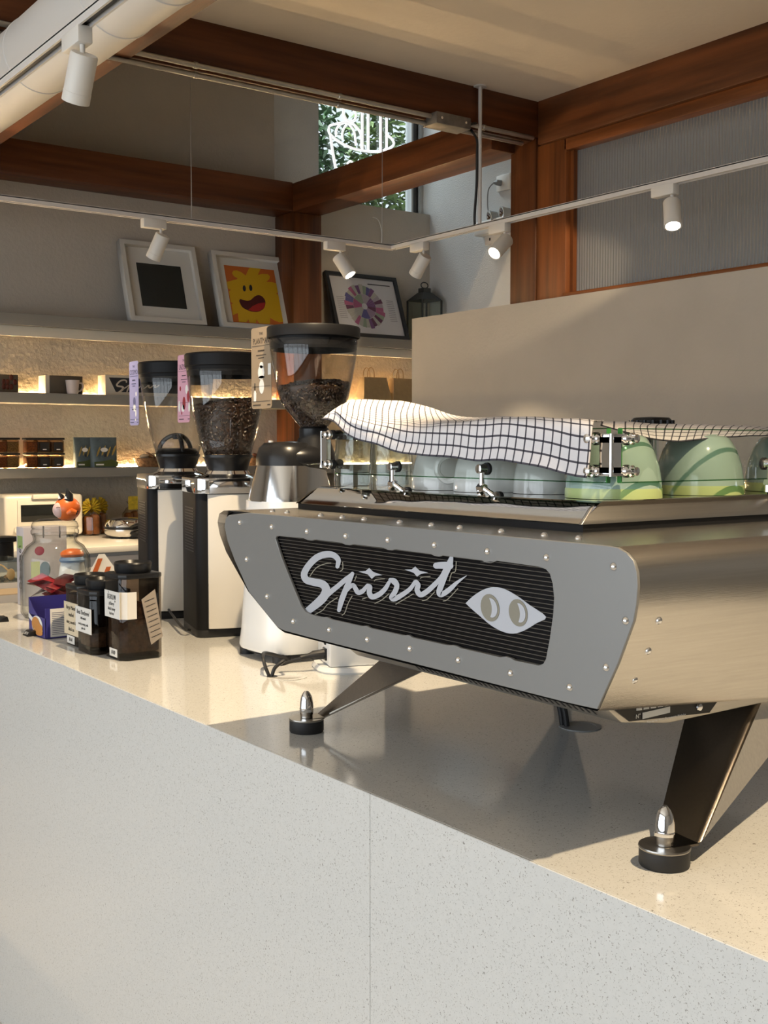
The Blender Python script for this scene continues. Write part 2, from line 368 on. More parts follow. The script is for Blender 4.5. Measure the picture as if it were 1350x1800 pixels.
# ------------------------------------------------------------------ espresso machine
ST = steel('brushed_steel'); STD = steel('brushed_steel_dark', (.36, .34, .31), .3, (60, 1, 60)); PLG = mat('grey_side_plate', (.25, .245, .235), .38, .3)
MIR = mat('mirror_steel', (.66, .63, .58), .04, 1)
mc = thing('espresso_machine', 'large stainless espresso machine with grey riveted panel reading Spirit', 'coffee machine', (1.2, 1.18, CT))
XP = .875
def pp(x, y, X=XP): q = at(x, y, X=X); return (q.y, q.z)
PF = frame((XP, 0, 0), (0, 1, 0), (0, 0, 1))       # local x = world Y, local y = world Z, local z = +X
plate = [(.81, 1.2982), (.797, 1.2974), (.785, 1.2930), (.7762, 1.286), (.7716, 1.2755), (.7702, 1.262), (.7716, 1.243), (.7751, 1.226), (.7952, 1.18), (.8225, 1.1285)]
plate += [pp(1000, 1234), pp(760, 1173), pp(540, 1118), pp(500, 1107), pp(490, 1102), pp(440, 1040), pp(415, 985), pp(402, 950), pp(397, 925), pp(399, 912), pp(404, 906)]
plate += [(1.55, 1.2978), (1.2, 1.2982)]
def zw(a, b): return pp(370 + a / 2.7, 860 + b / 2.7)
def zv(a, b): return pp(780 + a / 2.368, 920 + b / 2.368)
win = [zw(312, 232), zw(318, 222), zw(330, 220)]
for q in ((475, 240), (655, 262), (855, 286)): win += [zw(q[0] - 28, q[1] - 10), zw(q[0] - 10, q[1] - 1), zw(q[0] + 10, q[1] + 2), zw(q[0] + 26, q[1] - 3)]
win += [zw(1050, 305), zw(1068, 314), zw(1090, 318), zw(1108, 312), zw(1296, 336), zw(1312, 345), zw(1332, 348), zw(1350, 341), zv(180, 160), zv(205, 162), zv(215, 152), zv(400, 178), zv(430, 188), zv(448, 208), zv(460, 250), zv(466, 310), zv(462, 380), zv(448, 480), zv(432, 565), zv(420, 586), zv(400, 592),
        zv(300, 572), zv(285, 562), zv(262, 555), zv(240, 558), zv(75, 520), zv(60, 512), zv(45, 508), zv(20, 508), zw(965, 705), zw(945, 693), zw(920, 694), zw(765, 660), zw(745, 649), zw(722, 650), zw(578, 618), zw(560, 608), zw(535, 608), zw(480, 595), zw(455, 582), zw(436, 555), zw(400, 470), zw(340, 320)]
pl = place('side_plate', fill('side_plate', [plate, win], .0015, .0006), PLG, PF, mc)
pl['label'] = 'grey riveted plate around the lettered window'
# striped black acrylic behind the cut-out
m = bpy.data.materials.new('striped_black'); m.use_nodes = True; nt = m.node_tree; b = nt.nodes['Principled BSDF']; b.inputs['Roughness'].default_value = .25
tc = nt.nodes.new('ShaderNodeTexCoord'); sp = nt.nodes.new('ShaderNodeSeparateXYZ'); nt.links.new(tc.outputs['Object'], sp.inputs[0])
ma = nt.nodes.new('ShaderNodeMath'); ma.operation = 'MULTIPLY'; ma.inputs[1].default_value = 205; nt.links.new(sp.outputs[2], ma.inputs[0])
fr = nt.nodes.new('ShaderNodeMath'); fr.operation = 'FRACT'; nt.links.new(ma.outputs[0], fr.inputs[0])
lt = nt.nodes.new('ShaderNodeMath'); lt.operation = 'LESS_THAN'; lt.inputs[1].default_value = .17; nt.links.new(fr.outputs[0], lt.inputs[0])
mx = nt.nodes.new('ShaderNodeMixRGB'); mx.inputs[1].default_value = (.0035, .003, .0035, 1); mx.inputs[2].default_value = (.10, .09, .075, 1); b.inputs['Specular IOR Level'].default_value = .18
nt.links.new(lt.outputs[0], mx.inputs[0]); nt.links.new(mx.outputs[0], b.inputs['Base Color']); STRIPE = m
wo = obj('window_panel', bx(XP + .003, XP + .007, .86, 1.50, 1.142, 1.282), STRIPE, mc, sm=False); wo['label'] = 'black striped window panel with white lettering'
LW = mat('lettering_silver', (.50, .51, .55), .4, .2); LB = mat('lettering_beige', (.24, .22, .17), .5)
PF2 = frame((XP + .0024, 0, 0), (0, 1, 0), (0, 0, 1)); PF3 = frame((XP + .0018, 0, 0), (0, 1, 0), (0, 0, 1))
def zs(a, b): return pp(480 + a / 3.75, 920 + b / 3.75, XP + .002)
def brush(name, pts, m, M, par):
    q = spline(pts, 5); c = [zs(a, b) for a, b, w_ in q]; me = bpy.data.meshes.new(name)
    # quad strip with rounded start and end, width measured in the panel's plane
    mb = MB(); n = len(q); s0 = (zs(0, 100)[1] - zs(0, 0)[1]) / -100
    L = []; Q = []
    for i in range(n):
        a = q[max(i - 1, 0)]; d = q[min(i + 1, n - 1)]; dx, dy = d[0] - a[0], d[1] - a[1]; l = math.hypot(dx, dy) or 1
        h = q[i][2] / 2; nx, ny = -dy / l * h, dx / l * h
        L.append(zs(q[i][0] + nx, q[i][1] + ny)); Q.append(zs(q[i][0] - nx, q[i][1] - ny))
    v = [Vector((x, y, 0)) for x, y in L] + [Vector((x, y, 0)) for x, y in Q]
    mb.add(v, [(i, i + 1, n + i + 1, n + i) for i in range(n - 1)])
    for (e, o_) in ((0, 1), (n - 1, n - 2)):
        px_, py_, w_ = q[e]
        if w_ > 12:
            ring = [zs(px_ + w_ / 2 * math.cos(t * math.pi / 8), py_ + w_ / 2 * math.sin(t * math.pi / 8)) for t in range(16)]
            mb.add([Vector((x, y, -.00003)) for x, y in ring], [tuple(range(16))])
    return place(name, mb.mesh(name), m, M, par)
S = [[(425, 285, 26), (430, 240, 34), (395, 208, 40), (340, 206, 44), (285, 228, 44), (235, 278, 42), (206, 332, 44), (220, 372, 46), (270, 387, 50), (325, 400, 52), (350, 432, 54), (338, 478, 58), (298, 522, 56), (228, 578, 46)],
     [(345, 480, 40), (385, 448, 34), (430, 412, 32), (478, 370, 30), (523, 330, 16)],
     [(524, 332, 26), (505, 375, 32), (478, 440, 36), (452, 510, 36), (436, 572, 26)],
     [(475, 452, 28), (505, 420, 28), (530, 408, 28), (545, 430, 30), (562, 455, 32), (592, 446, 30), (620, 412, 22)],
     [(625, 410, 26), (640, 420, 32), (636, 455, 34), (655, 484, 36), (700, 468, 34), (740, 432, 30), (765, 390, 24)],
     [(775, 372, 26), (800, 382, 40), (818, 410, 34), (806, 450, 34), (784, 486, 34), (802, 498, 34), (850, 472, 32), (905, 432, 28), (938, 385, 24)],
     [(945, 386, 30), (958, 408, 34), (952, 440, 34), (975, 470, 36), (1020, 446, 34), (1072, 398, 32), (1115, 350, 30), (1145, 290, 30)],
     [(1178, 225, 26), (1165, 270, 44), (1140, 330, 40), (1114, 400, 38), (1098, 448, 38), (1110, 470, 34), (1160, 440, 34), (1215, 390, 22), (1279, 344, 3)],
     [(1078, 278, 40), (1110, 276, 44), (1150, 276, 46), (1172, 280, 40)]]
for i_, s_ in enumerate(S): brush('letter_stroke', s_, LW, frame((XP + .0018 - i_ * .00006, 0, 0), (0, 1, 0), (0, 0, 1)), mc)
for star in ([(565, 318), (612, 313), (635, 294), (662, 320), (722, 341), (674, 346), (652, 366), (626, 336)], [(868, 304), (916, 303), (938, 284), (966, 311), (1024, 325), (976, 333), (950, 351), (929, 326)]):
    place('star_dot', fill('star_dot', [[zs(*q) for q in star]], .0002), LW, PF3, mc)
for l_ in ([(240, 350), (285, 292), (345, 266), (382, 262)], [(438, 317), (458, 300), (457, 255)], [(272, 602), (325, 573), (360, 532), (424, 488)], [(452, 606), (472, 588), (492, 530), (520, 478)], [(585, 500), (618, 488)], [(668, 528), (715, 505), (765, 462)], [(806, 534), (850, 508), (925, 464)], [(980, 509), (1015, 500), (1065, 450)], [(1118, 512), (1150, 500), (1218, 428)], [(1160, 382), (1175, 330), (1200, 315), (1206, 250)], [(665, 382), (678, 370), (735, 365)], [(970, 365), (980, 355), (1036, 350)], [(535, 382), (548, 345)]):
    brush('letter_shadow', [(a, b_, 6) for a, b_ in l_], LB, PF2, mc)
leaf = [(85, 333), (118, 302), (160, 276), (200, 266), (245, 273), (300, 303), (352, 341), (420, 390), (380, 416), (330, 446), (283, 460), (238, 451), (190, 425), (145, 387), (110, 357)]
em = place('eye_emblem', fill('eye_emblem', [[zv(*q[:2]) for q in spline(leaf + leaf[:1], 3)[:-1]]], .0002), LW, PF2, mc)
def ell(cx, cy, rx, ry, tilt, n=28): return [(cx + rx * math.cos(t) * math.cos(tilt) - ry * math.sin(t) * math.sin(tilt), cy + rx * math.cos(t) * math.sin(tilt) + ry * math.sin(t) * math.cos(tilt)) for t in [2 * math.pi * k / n for k in range(n)]]
for cx, cy in ((188, 352), (305, 373)):
    place('iris', fill('iris', [[zv(*q) for q in ell(cx, cy, 38, 58, -.2)]], .0002), LB, PF3, em)
    o_ = ell(cx + 6, cy, 25, 41, -.2); i_ = ell(cx - 12, cy - 2, 21, 40, -.2)
    cres = [q for q in o_ if ((q[0] - (cx - 12)) / 23) ** 2 + ((q[1] - cy + 2) / 42) ** 2 > 1]
    k = max(range(len(cres)), key=lambda j: math.hypot(cres[j][0] - cres[j - 1][0], cres[j][1] - cres[j - 1][1])); cres = cres[k:] + cres[:k]
    a, b_ = cres[-1], cres[0]; mid = (cx + 9, cy)
    cres += [((a[0] * (1 - t) ** 2 + 2 * t * (1 - t) * (2 * mid[0] - (a[0] + b_[0]) / 2) + b_[0] * t * t), (a[1] * (1 - t) ** 2 + 2 * t * (1 - t) * (2 * mid[1] - (a[1] + b_[1]) / 2) + b_[1] * t * t)) for t in (.15, .3, .45, .6, .75, .9)]
    place('crescent', fill('crescent', [[zv(*q) for q in cres]], .0002), LW, frame((XP + .0013, 0, 0), (0, 1, 0), (0, 0, 1)), em)
# rivets
rv = MB(); rv.lathe([(0, -.0032), (.0018, -.0028), (.0034, -.0012), (.0038, 0), (.0038, .002)], n=14, ax=(1, 0, 0)); rme = rv.mesh('rivet'); smooth(rme); rme.materials.append(CHROME)
def rivet(p, rot=None, s_=1):
    o = bpy.data.objects.new('rivet', rme); link(o, mc); o.location = Vector(p) - Vector((1.2, 1.18, CT)); o.scale = (s_,) * 3
    if rot: o.rotation_euler = rot
for x, y in [(422, 918), (478, 926), (540, 934), (608, 942), (682, 949), (764, 958), (857, 969), (961, 980), (1079, 996), (1100, 1091), (1066, 1173), (1002, 1208), (898, 1183), (806, 1160), (721, 1140), (646, 1124), (579, 1107), (516, 1092), (434, 983), (470, 1048)]:
    rivet(at(x, y, X=XP - .002), None, 1.2)
# body shell: closed profile swept back from the plate
prof = [(.80, 1.2985), (.786, 1.294), (.777, 1.287), (.772, 1.276), (.7705, 1.262), (.772, 1.243), (.7755, 1.226), (.7955, 1.18), (.8225, 1.128), (.826, 1.1245), pp(700, 1164), (pp(500, 1110)[0] + .004, 1.1245), pp(486, 1104), pp(434, 1040), pp(395, 970), pp(384, 940), pp(380, 918), pp(383, 903), (1.640, 1.2975), (1.62, 1.2985)]
rows = []
for X_ in (.8775, 1.0, 1.2, 1.4, 1.6):
    t = (X_ - .8775) / .72; row = []
    for (y, z) in prof:
        low = max(0, min(1, (1.24 - z) / .11))
        row.append(Vector((X_, y - .018 * t * low * (y < 1.0), z - .055 * t * low * (y < 1.0) )))
    rows.append(row + row[:1])
m = MB(); m.grid(rows); m.add(rows[-1][:-1], [tuple(range(len(prof)))])
inn = [v + Vector((.012, (1.2 - v.y) * .012, (1.21 - v.z) * .03)) for v in rows[0][:-1]]; n = len(prof)
m.add(rows[0][:-1] + inn, [(i, (i + 1) % n, n + (i + 1) % n, n + i) for i in range(n)])
body = obj('body_shell', m, ST, mc, ang=28)
obj('inner_frame', MB().prism([v + Vector((.004, 0, 0)) for v in inn], (.01, 0, 0)), BPLAST, mc, sm=False)
for x, y in [(558, 905), (604, 908), (651, 911), (702, 917), (756, 922), (814, 926), (876, 933), (946, 940), (1012, 945), (519, 899), (488, 897)]:
    q = at(x, y, Z=1.3); q.x = .918; q.z = 1.2985; rivet(q, (0, R(90), 0), 1.3)
for x, y in [(1158, 1090), (1139, 1143), (1115, 1194)]:
    yy = .78
    for _ in range(8):
        q = at(x, y, Y=yy); t_ = (q.x - .8775) / .72; lo = max(0, min(1, (1.24 - q.z) / .11)); yy = (.7755 + (1.226 - q.z) * .4348 if q.z > 1.18 else .7955 + (1.18 - q.z) * .52) - .018 * t_ * lo
    rivet(at(x, y, Y=yy), (0, R(22), R(90)), 1.1)
# under-pan with vent slots and name plate
m = MB(); pan = [(.895, 1.127), (.925, 1.103), (1.0, 1.092), (1.5, 1.092), (1.52, 1.127)]
m.prism([Vector((x, .835, z)) for x, z in pan], (0, .50, 0), bev=.003)
up = obj('under_pan', m, steel('pan_steel', (.45, .43, .40), .3, (1, 60, 60)), mc)
for i in range(34):
    y_ = .865 + i * .0095
    obj('vent_slot', MB().prism([Vector((.9045, y_, 1.1188)), Vector((.9185, y_, 1.1076)), Vector((.9195, y_, 1.109)), Vector((.9055, y_, 1.1202))], (0, .003, 0)), BPLAST, up, sm=False)
npl = obj('name_plate', MB().prism([Vector(q) for q in ((.935, .8345, 1.104), (1.07, .8345, 1.095), (1.10, .8335, 1.12), (.905, .8335, 1.124))], (0, -.001, 0)), BPLAST, mc, sm=False); npl['label'] = 'black name plate with small white print'
NF = frame((1.0, .8325, 1.106), (1, 0, 0), (0, 0, 1))
PR = mat('print_white', (.6, .6, .58), .5)
place('print_block', fill('print_block', [[(-.045, -.002), (0.0, -.001), (0, .006), (-.045, .005)]], .0002), PR, NF, npl)
place('print_line', text('print_line', 'N°', .007, .0001), PR, frame((.948, .8325, 1.108), (1, 0, 0), (0, 0, 1)), npl)
for k_ in range(5): place('print_block', fill('print_block', [[(0, 0), (.009, -.0004), (.009, .0042), (0, .0046)]], .0001), PR, frame((.945 + k_ * .0115, .8325, 1.1145 - k_ * .0003), (1, 0, 0), (0, 0, 1)), npl)
place('print_line', text('print_line', 'Kees van der Westen Espressionistic Works b.v.', .0033, .0001), PR, frame((.995, .8325, 1.0995), (1, 0, 0), (0, 0, 1)), npl)
obj('plate_screw', MB().lathe([(0, .003), (.004, .002), (.0045, 0)], (1.05, .8325, 1.1045), 12, (0, -1, 0)), CHROME, npl)
# legs and feet
LEG = steel('leg_steel', (.15, .13, .11), .22, (60, 60, 2))
FLG = mat('flange_steel_lit', (.60, .56, .50), .35, .7, .06, 8, .05, 30, (60, 60, 2))  # paler copy of the leg's steel, brightness of the lit side put into the colour
def foot(x, y, par):
    obj('foot_pad', MB().lathe([(0, CT), (.026, CT), (.0272, CT + .002), (.0272, CT + .019), (0, CT + .019)], (x, y, 0), 32), RUBBER, par)
    obj('foot_disc', MB().lathe([(0, CT + .019), (.0275, CT + .019), (.028, CT + .0205), (.0275, CT + .022), (0, CT + .022)], (x, y, 0), 32), STD, par)
    obj('bullet_nut', MB().lathe([(.0088, CT + .022), (.0098, CT + .023), (.0098, CT + .026), (.0107, CT + .028), (.0112, CT + .036), (.0104, CT + .037), (.0112, CT + .038), (.0106, CT + .046), (.0088, CT + .055), (.006, CT + .061), (.0028, CT + .0645), (0, CT + .065)], (x, y, 0), 24), CHROME, par)
def leg(a0, a1, b0, b1, c1, fx, fy):
    """folded sheet: broad face a0-a1-b1-b0 (foot to body), flange from edge b0-b1 back to c1"""
    A0, A1, B0, B1, C1 = map(Vector, (a0, a1, b0, b1, c1)); m = MB()
    n1 = (A1 - A0).cross(B0 - A0).normalized() * .004; n2 = (B1 - B0).cross(C1 - B0).normalized() * .004
    t = (B0 - A0).normalized(); rr = .010
    m.prism([A0, B0 - t * rr, B1 - (B1 - A1).normalized() * rr, A1], n1); fl = MB(); fl.prism([B0 + (C1 - B0).normalized() * rr, B1 + (C1 - B1).normalized() * rr, C1], n2)
    D0 = B0 + (C1 - B0).normalized() * rr; D1 = B1 + (C1 - B1).normalized() * rr
    rows = []
    for P, Q, T in ((B0 - t * rr, B0, D0), (B1 - (B1 - A1).normalized() * rr, B1, D1)):
        rows.append([P * (1 - k) ** 2 + Q * 2 * k * (1 - k) + T * k * k for k in (0, .2, .4, .6, .8, 1)])
    m.grid(rows); m.prism([Vector((fx, fy + .01, CT + .0195)), Vector((fx, fy - .012, CT + .0195)), B0 + Vector((0, 0, -.001)), A0 + Vector((0, 0, -.001))], (0, 0, .0025))
    l = obj('leg', m, LEG, mc, ang=40); obj('leg_flange', fl, FLG, l, sm=False); foot(fx, fy, l); return l
leg((1.002, .849, .972), (1.136, .912, 1.10), (.99, .782, .972), (1.18, .842, 1.105), (1.36, .848, 1.12), .96, .804)
leg((.986, 1.535, .972), (1.075, 1.42, 1.10), (.980, 1.503, .972), (1.12, 1.30, 1.10), (1.26, 1.40, 1.11), .96, 1.525)
leg((1.50, .849, .972), (1.38, .912, 1.10), (1.51, .782, .972), (1.34, .842, 1.105), (1.16, .86, 1.115), 1.54, .804)
leg((1.51, 1.535, .972), (1.42, 1.42, 1.10), (1.52, 1.503, .972), (1.38, 1.30, 1.10), (1.24, 1.40, 1.11), 1.54, 1.525)
# cup tray: black gap, mirrored front trough, steel side strips, standing surface
TY0, TY1, TZ = .954, 1.60, 1.334
obj('tray_gap', bx(.99, 1.58, TY0 + .004, TY1 - .004, 1.297, 1.310), BPLAST, mc, sm=False)
m = MB(); sec = [(.982, 1.3080), (.985, 1.3085), (.988, 1.3110), (1.0180, 1.3324), (1.023, 1.334), (1.55, 1.334), (1.57, 1.310)]
m.grid([[Vector((x, y, z)) for x, z in sec] for y in (TY0 + .004, 1.2, 1.4, TY1 - .02)])
tr = obj('cup_tray', m, MIR, mc, ang=12)
for y, s_ in ((TY0, 1), (TY1 - .006, -1)):
    pr = [(.983, 1.308), (.991, 1.314), (1.008, 1.327), (1.026, 1.3345), (1.54, 1.3345), (1.56, 1.316), (1.57, 1.308)]
    obj('tray_side', MB().prism([Vector((x, y + (z - 1.308) * .4 * s_, z)) for x, z in pr], (0, .005 * s_, 0), bev=.0008), steel('strip_steel', (.50, .48, .45), .3, (1, 60, 60)) if s_ > 0 else LEG, tr)
# glass guard panes and clamps
GE = thin('green_glass_edge', (.35, .55, .38), .6); PG = thin('guard_glass', (.965, .98, .968))
GX, GY0, GY1, GZ0, GZ1 = 1.040, .962, 1.592, 1.356, 1.422
def pane(x0, x1, y0, y1):
    p_ = obj('glass_pane', bx(x0, x1, y0, y1, GZ0, GZ1), PG, mc, sm=False)
    for z in (GZ0, GZ1): obj('pane_edge', bx(x0 - .0003, x1 + .0003, y0, y1, z - .0007, z + .0007), GE, p_, sm=False)
pane(GX, GX + .006, GY0 + .006, GY1 - .03); pane(GX + .02, 1.52, GY0, GY0 + .006); pane(GX + .02, 1.52, GY1 - .006, GY1)
obj('pane_edge', bx(GX + .019, GX + .0205, GY0 - .0003, GY0 + .0063, GZ0, GZ1), mat('bright_green_edge', (.10, .42, .10), .15, trans=.3), mc, sm=False)
obj('pane_edge', bx(GX - .0003, GX + .0063, GY0 + .0055, GY0 + .0068, GZ0, GZ1), mat('bright_green_edge', (.10, .42, .10), .15), mc, sm=False)
def clamp(p, out, along):
    """cup-guard clamp: button through the glass, arm down, joint, foot arm back to the tray"""
    p, out, al = Vector(p), Vector(out).normalized(), Vector(along).normalized(); U = Vector((0, 0, 1))
    c = bpy.data.objects.new('guard_clamp', None); c.empty_display_size = .01; link(c, mc)
    obj('rubber_disc', MB().cyl(p - out * .001, p + out * .003, .0085, n=20), RUBBER, c)
    obj('button', MB().lathe([(.0065, 0), (.007, .004), (.006, .008), (.0062, .014), (0, .0155)], p + out * .003, 16, out), CHROME, c)
    j = p + out * .010 - U * .026
    obj('arm', MB().tube([p + out * .010, p + out * .0105 - U * .013, j], [.0042, .0034, .0040], 10), CHROME, c)
    obj('joint', MB().cyl(j + al * .006, j - al * .006, .0060, n=6).cyl(j + out * .004 - U * .004, j - out * .002 - U * .010, .0052, n=6).cyl(j - U * .012 + al * .003, j - U * .003 + al * .003, .005, n=6), CHROME, c)
    f = j - al * .022 - U * .012 - out * .006
    obj('arm', MB().tube([j - al * .003, (j + f) / 2 + U * .001, f], [.0042, .0036, .0045], 10), CHROME, c)
    obj('button', MB().cyl(f - out * .003, f + out * .004, .0068, n=18), CHROME, c); obj('rubber_disc', MB().cyl(f - out * .008, f - out * .002, .0078, n=18), RUBBER, c)
clamp((GX, at(700, 820, X=GX).y, at(700, 820, X=GX).z), (-1, 0, 0), (0, 1, 0)); clamp((GX, at(857, 824, X=GX).y, at(857, 824, X=GX).z), (-1, 0, 0), (0, 1, 0))
q = at(1342, 815, Y=GY0); clamp((q.x, GY0, q.z), (0, -1, 0), (-1, 0, 0))
def corner(cx, cy, sx, sy, zs_):
    """corner bracket: two bent chromed wings with four bolts"""
    c = bpy.data.objects.new('corner_bracket', None); c.empty_display_size = .01; link(c, mc)
    m = MB(); z0, z1 = zs_
    m.box(cx - .0015 if sx > 0 else cx - .0005, cx + .0015, cy + .0, cy + sy * .017, z0 + .004, z1 - .004) if sy > 0 else m.box(cx - .0015, cx + .0015, cy + sy * .017, cy, z0 + .004, z1 - .004)
    m.box(cx, cx + .017, cy - .0015, cy + .0015, z0 + .004, z1 - .004)
    for z in (z0, z1 - .012):
        y0, y1 = sorted((cy, cy + sy * .03)); m.box(cx - .0015, cx + .0015, y0, y1, z, z + .012, bev=.001); m.box(cx, cx + .034, cy - .0015, cy + .0015, z, z + .012, bev=.001)
    m.cyl((cx + .001, cy, z0), (cx + .001, cy, z1), .003, n=12)
    obj('bracket_plate', m, CHROME, c)
    for z in (z0 + .006, z1 - .006):
        for p, a in (((cx, cy + sy * .028, z), Vector((-1, 0, 0))), ((cx + .032, cy, z), Vector((0, -sy, 0)))):
            p = Vector(p)
            obj('bolt', MB().lathe([(.0065, 0), (.0075, .003), (.0075, .006), (.0055, .008), (.0055, .013), (.003, .0145), (0, .0145)], p, 14, a), CHROME, c)
            obj('rubber_disc', MB().cyl(p - a * .001, p - a * .006, .008, n=16), RUBBER, c)
corner(GX - .004, GY0 - .004, 1, 1, (at(1090, 838, X=GX).z, at(1090, 762, X=GX).z)); corner(GX - .004, GY1 + .004, 1, -1, (at(570, 822, X=GX).z, at(570, 758, X=GX).z))
# ribbed knob at the back and mains cables under the machine
q = at(1145, 740, X=1.42); m = MB(); m.lathe([(0, -.012), (.030, -.012), (.033, -.006), (.033, 0), (.028, .005), (0, .007)], q, 28)
for k in range(16): a = 2 * math.pi * k / 16; m.cyl(q + Vector((.033 * math.cos(a), .033 * math.sin(a), -.008)), q + Vector((.033 * math.cos(a), .033 * math.sin(a), .001)), .003, n=6)
kn = obj('ribbed_knob', m, BPLAST, mc); obj('knob_post', MB().cyl(q - Vector((0, 0, .012)), (q.x, q.y, 1.33), .012), CHROME, kn)
h = at(1012, 1277, Z=CT)
gr = obj('cable_grommet', MB().lathe([(.034, CT + .0002), (.034, CT + .0012), (.026, CT + .0012), (.0255, CT + .0006), (.0, CT + .0006)], (h.x + .005, h.y - .005, 0), 32), mat('grommet_grey', (.30, .31, .31), .5), bar); gr['label'] = 'grey cable hole under the machine'
for k in (0, 1):
    a = Vector((h.x - .012, h.y + .008 + .01 * k, CT + .001)); obj('power_cable', MB().tube(spline([a, a + Vector((-.003, .004, .03)), a + Vector((-.012, .02, .08)), a + Vector((-.03, .03, .13)), a + Vector((-.04, .03, .17))], 5), .0048, 10), RUBBER, mc)

# ------------------------------------------------------------------ cups, glasses and cloths on the machine
def onpl(x, y, base):
    """pixel -> point on the upright plane through base that faces the camera"""
    d = FW + RT * ((x - 675) / F) - UP * ((y - 900) / F); return CAM + d * ((Vector(base) - CAM).dot(fh) / d.dot(fh))
CW = mat('cup_white_glaze', (.82, .81, .77), .12, coat=.4); CG = mat('cup_green_glaze', (.37, .50, .43), .10, coat=.4); CGI = mat('cup_lime_inside', (.50, .60, .25), .2)
def cup(name, label, x, y, r, h, m, ha, group, mi=None):
    t = thing(name, label, 'cup', (x, y, TZ + .0005), group=group)
    pr = [(r, 0), (r * 1.0, h * .05), (r * .985, h * .25), (r * .93, h * .5), (r * .82, h * .75), (r * .68, h * .92), (r * .60, h * .97), (r * .45, h * .985), (r * .44, h), (r * .40, h), (r * .39, h * .965), (r * .2, h * .96), (0, h * .955)]
    inn = [(0, h * .90), (r * .55, h * .88), (r * .78, h * .68), (r * .90, h * .45), (r * .945, h * .2), (r * .955, 0)]
    obj('bowl', MB().lathe([(a, b + WM[t].translation.z) for a, b in inn[::-1][:0] + pr], (x, y, 0), 40), m, t)
    obj('inside', MB().lathe([(a, b + WM[t].translation.z) for a, b in inn + [(r, 0)]], (x, y, 0), 40), mi or m, t)
    if mi: obj('rim_reflection', MB().lathe([(r * 1.004, .0005 + TZ), (r * 1.005, h * .12 + TZ), (r * 1.0, h * .16 + TZ)], (x, y, 0), 40), mi, t)  # lime reflection near the rim, put in as a coloured band
    d = Vector((math.cos(ha), math.sin(ha), 0)); c = Vector((x, y, TZ))
    P = [c + d * (r * .97) + Vector((0, 0, h * .22)), c + d * (r * 1.2) + Vector((0, 0, h * .20)), c + d * (r * 1.42) + Vector((0, 0, h * .36)), c + d * (r * 1.38) + Vector((0, 0, h * .58)), c + d * (r * 1.12) + Vector((0, 0, h * .70)), c + d * (r * .80) + Vector((0, 0, h * .70))]
    obj('handle', MB().tube([Vector(q) for q in spline([tuple(q) for q in P], 4)], r * .09, 8), m, t); return t
def cpos(px, X): q = at(px, 870, X=X); return X, q.y
def cposy(px, Y=1.035): return at(px, 870, Y=Y).x, Y
gc = 'green cups drying upside down'; wc = 'white cups drying upside down'
cup('green_cup', 'pale green cup upside down behind the chromed corner bracket', *cpos(1078, 1.115), .062, .082, CG, .9, gc, CGI)
cup('green_cup', 'pale green cup upside down right of the corner bracket', *cposy(1228), .061, .082, CG, .9, gc, CGI)
cup('green_cup', 'pale green cup upside down cut off at the right edge', *cposy(1382), .061, .082, CG, .9, gc, CGI)
cup('white_cup', 'white cup upside down beside the glass tumblers', *cpos(776, 1.115), .046, .072, CW, -1.1, wc)
cup('white_cup', 'large white cup upside down in the middle of the tray', *cpos(862, 1.125), .055, .076, CW, 2.4, wc)
cup('white_cup', 'white cup upside down with its handle towards the green cups', *cpos(958, 1.14), .045, .07, CW, -.6, wc)
cup('white_cup', 'white cup upside down behind the glass tumblers', 1.28, 1.45, .05, .076, CW, 0, wc)
cup('white_cup', 'white cup upside down behind the large white cup', 1.27, 1.22, .05, .076, CW, 0, wc)
TG = thin('tumbler_glass', (.93, .95, .93), 2.4)
for i, (px, lb) in enumerate([(625, 'clear cut glass tumbler upside down next to the left guard bracket'), (688, 'clear cut glass tumbler upside down next to the white cup')]):
    x, y = cpos(px, 1.10); t = thing('glass_tumbler', lb, 'glass', (x, y, TZ + .0005), group='glass tumblers upside down')
    m = MB(); n = 28
    for (rad, flip) in ((.036, 0), (.0325, 1)):
        rows = []
        for (f_, z) in ((.98, 0), (1, .01), (.97, .03), (.92, .06), (.86, .088)):
            rows.append([Vector((x + rad * f_ * (1 + (.025 if k % 2 and .005 < z < .08 and not flip else 0)) * math.cos(2 * math.pi * k / n), y + rad * f_ * (1 + (.025 if k % 2 and .005 < z < .08 and not flip else 0)) * math.sin(2 * math.pi * k / n), TZ + z)) for k in range(n + 1)])
        m.grid(rows)
    bmesh.ops.remove_doubles(m.bm, verts=m.bm.verts[:], dist=1e-5)
    obj('tumbler_wall', m, TG, t, ang=20); obj('thick_base', MB().lathe([(0, TZ + .076), (.030, TZ + .078), (.031, TZ + .088), (0, TZ + .088)], (x, y, 0), n), TG, t)
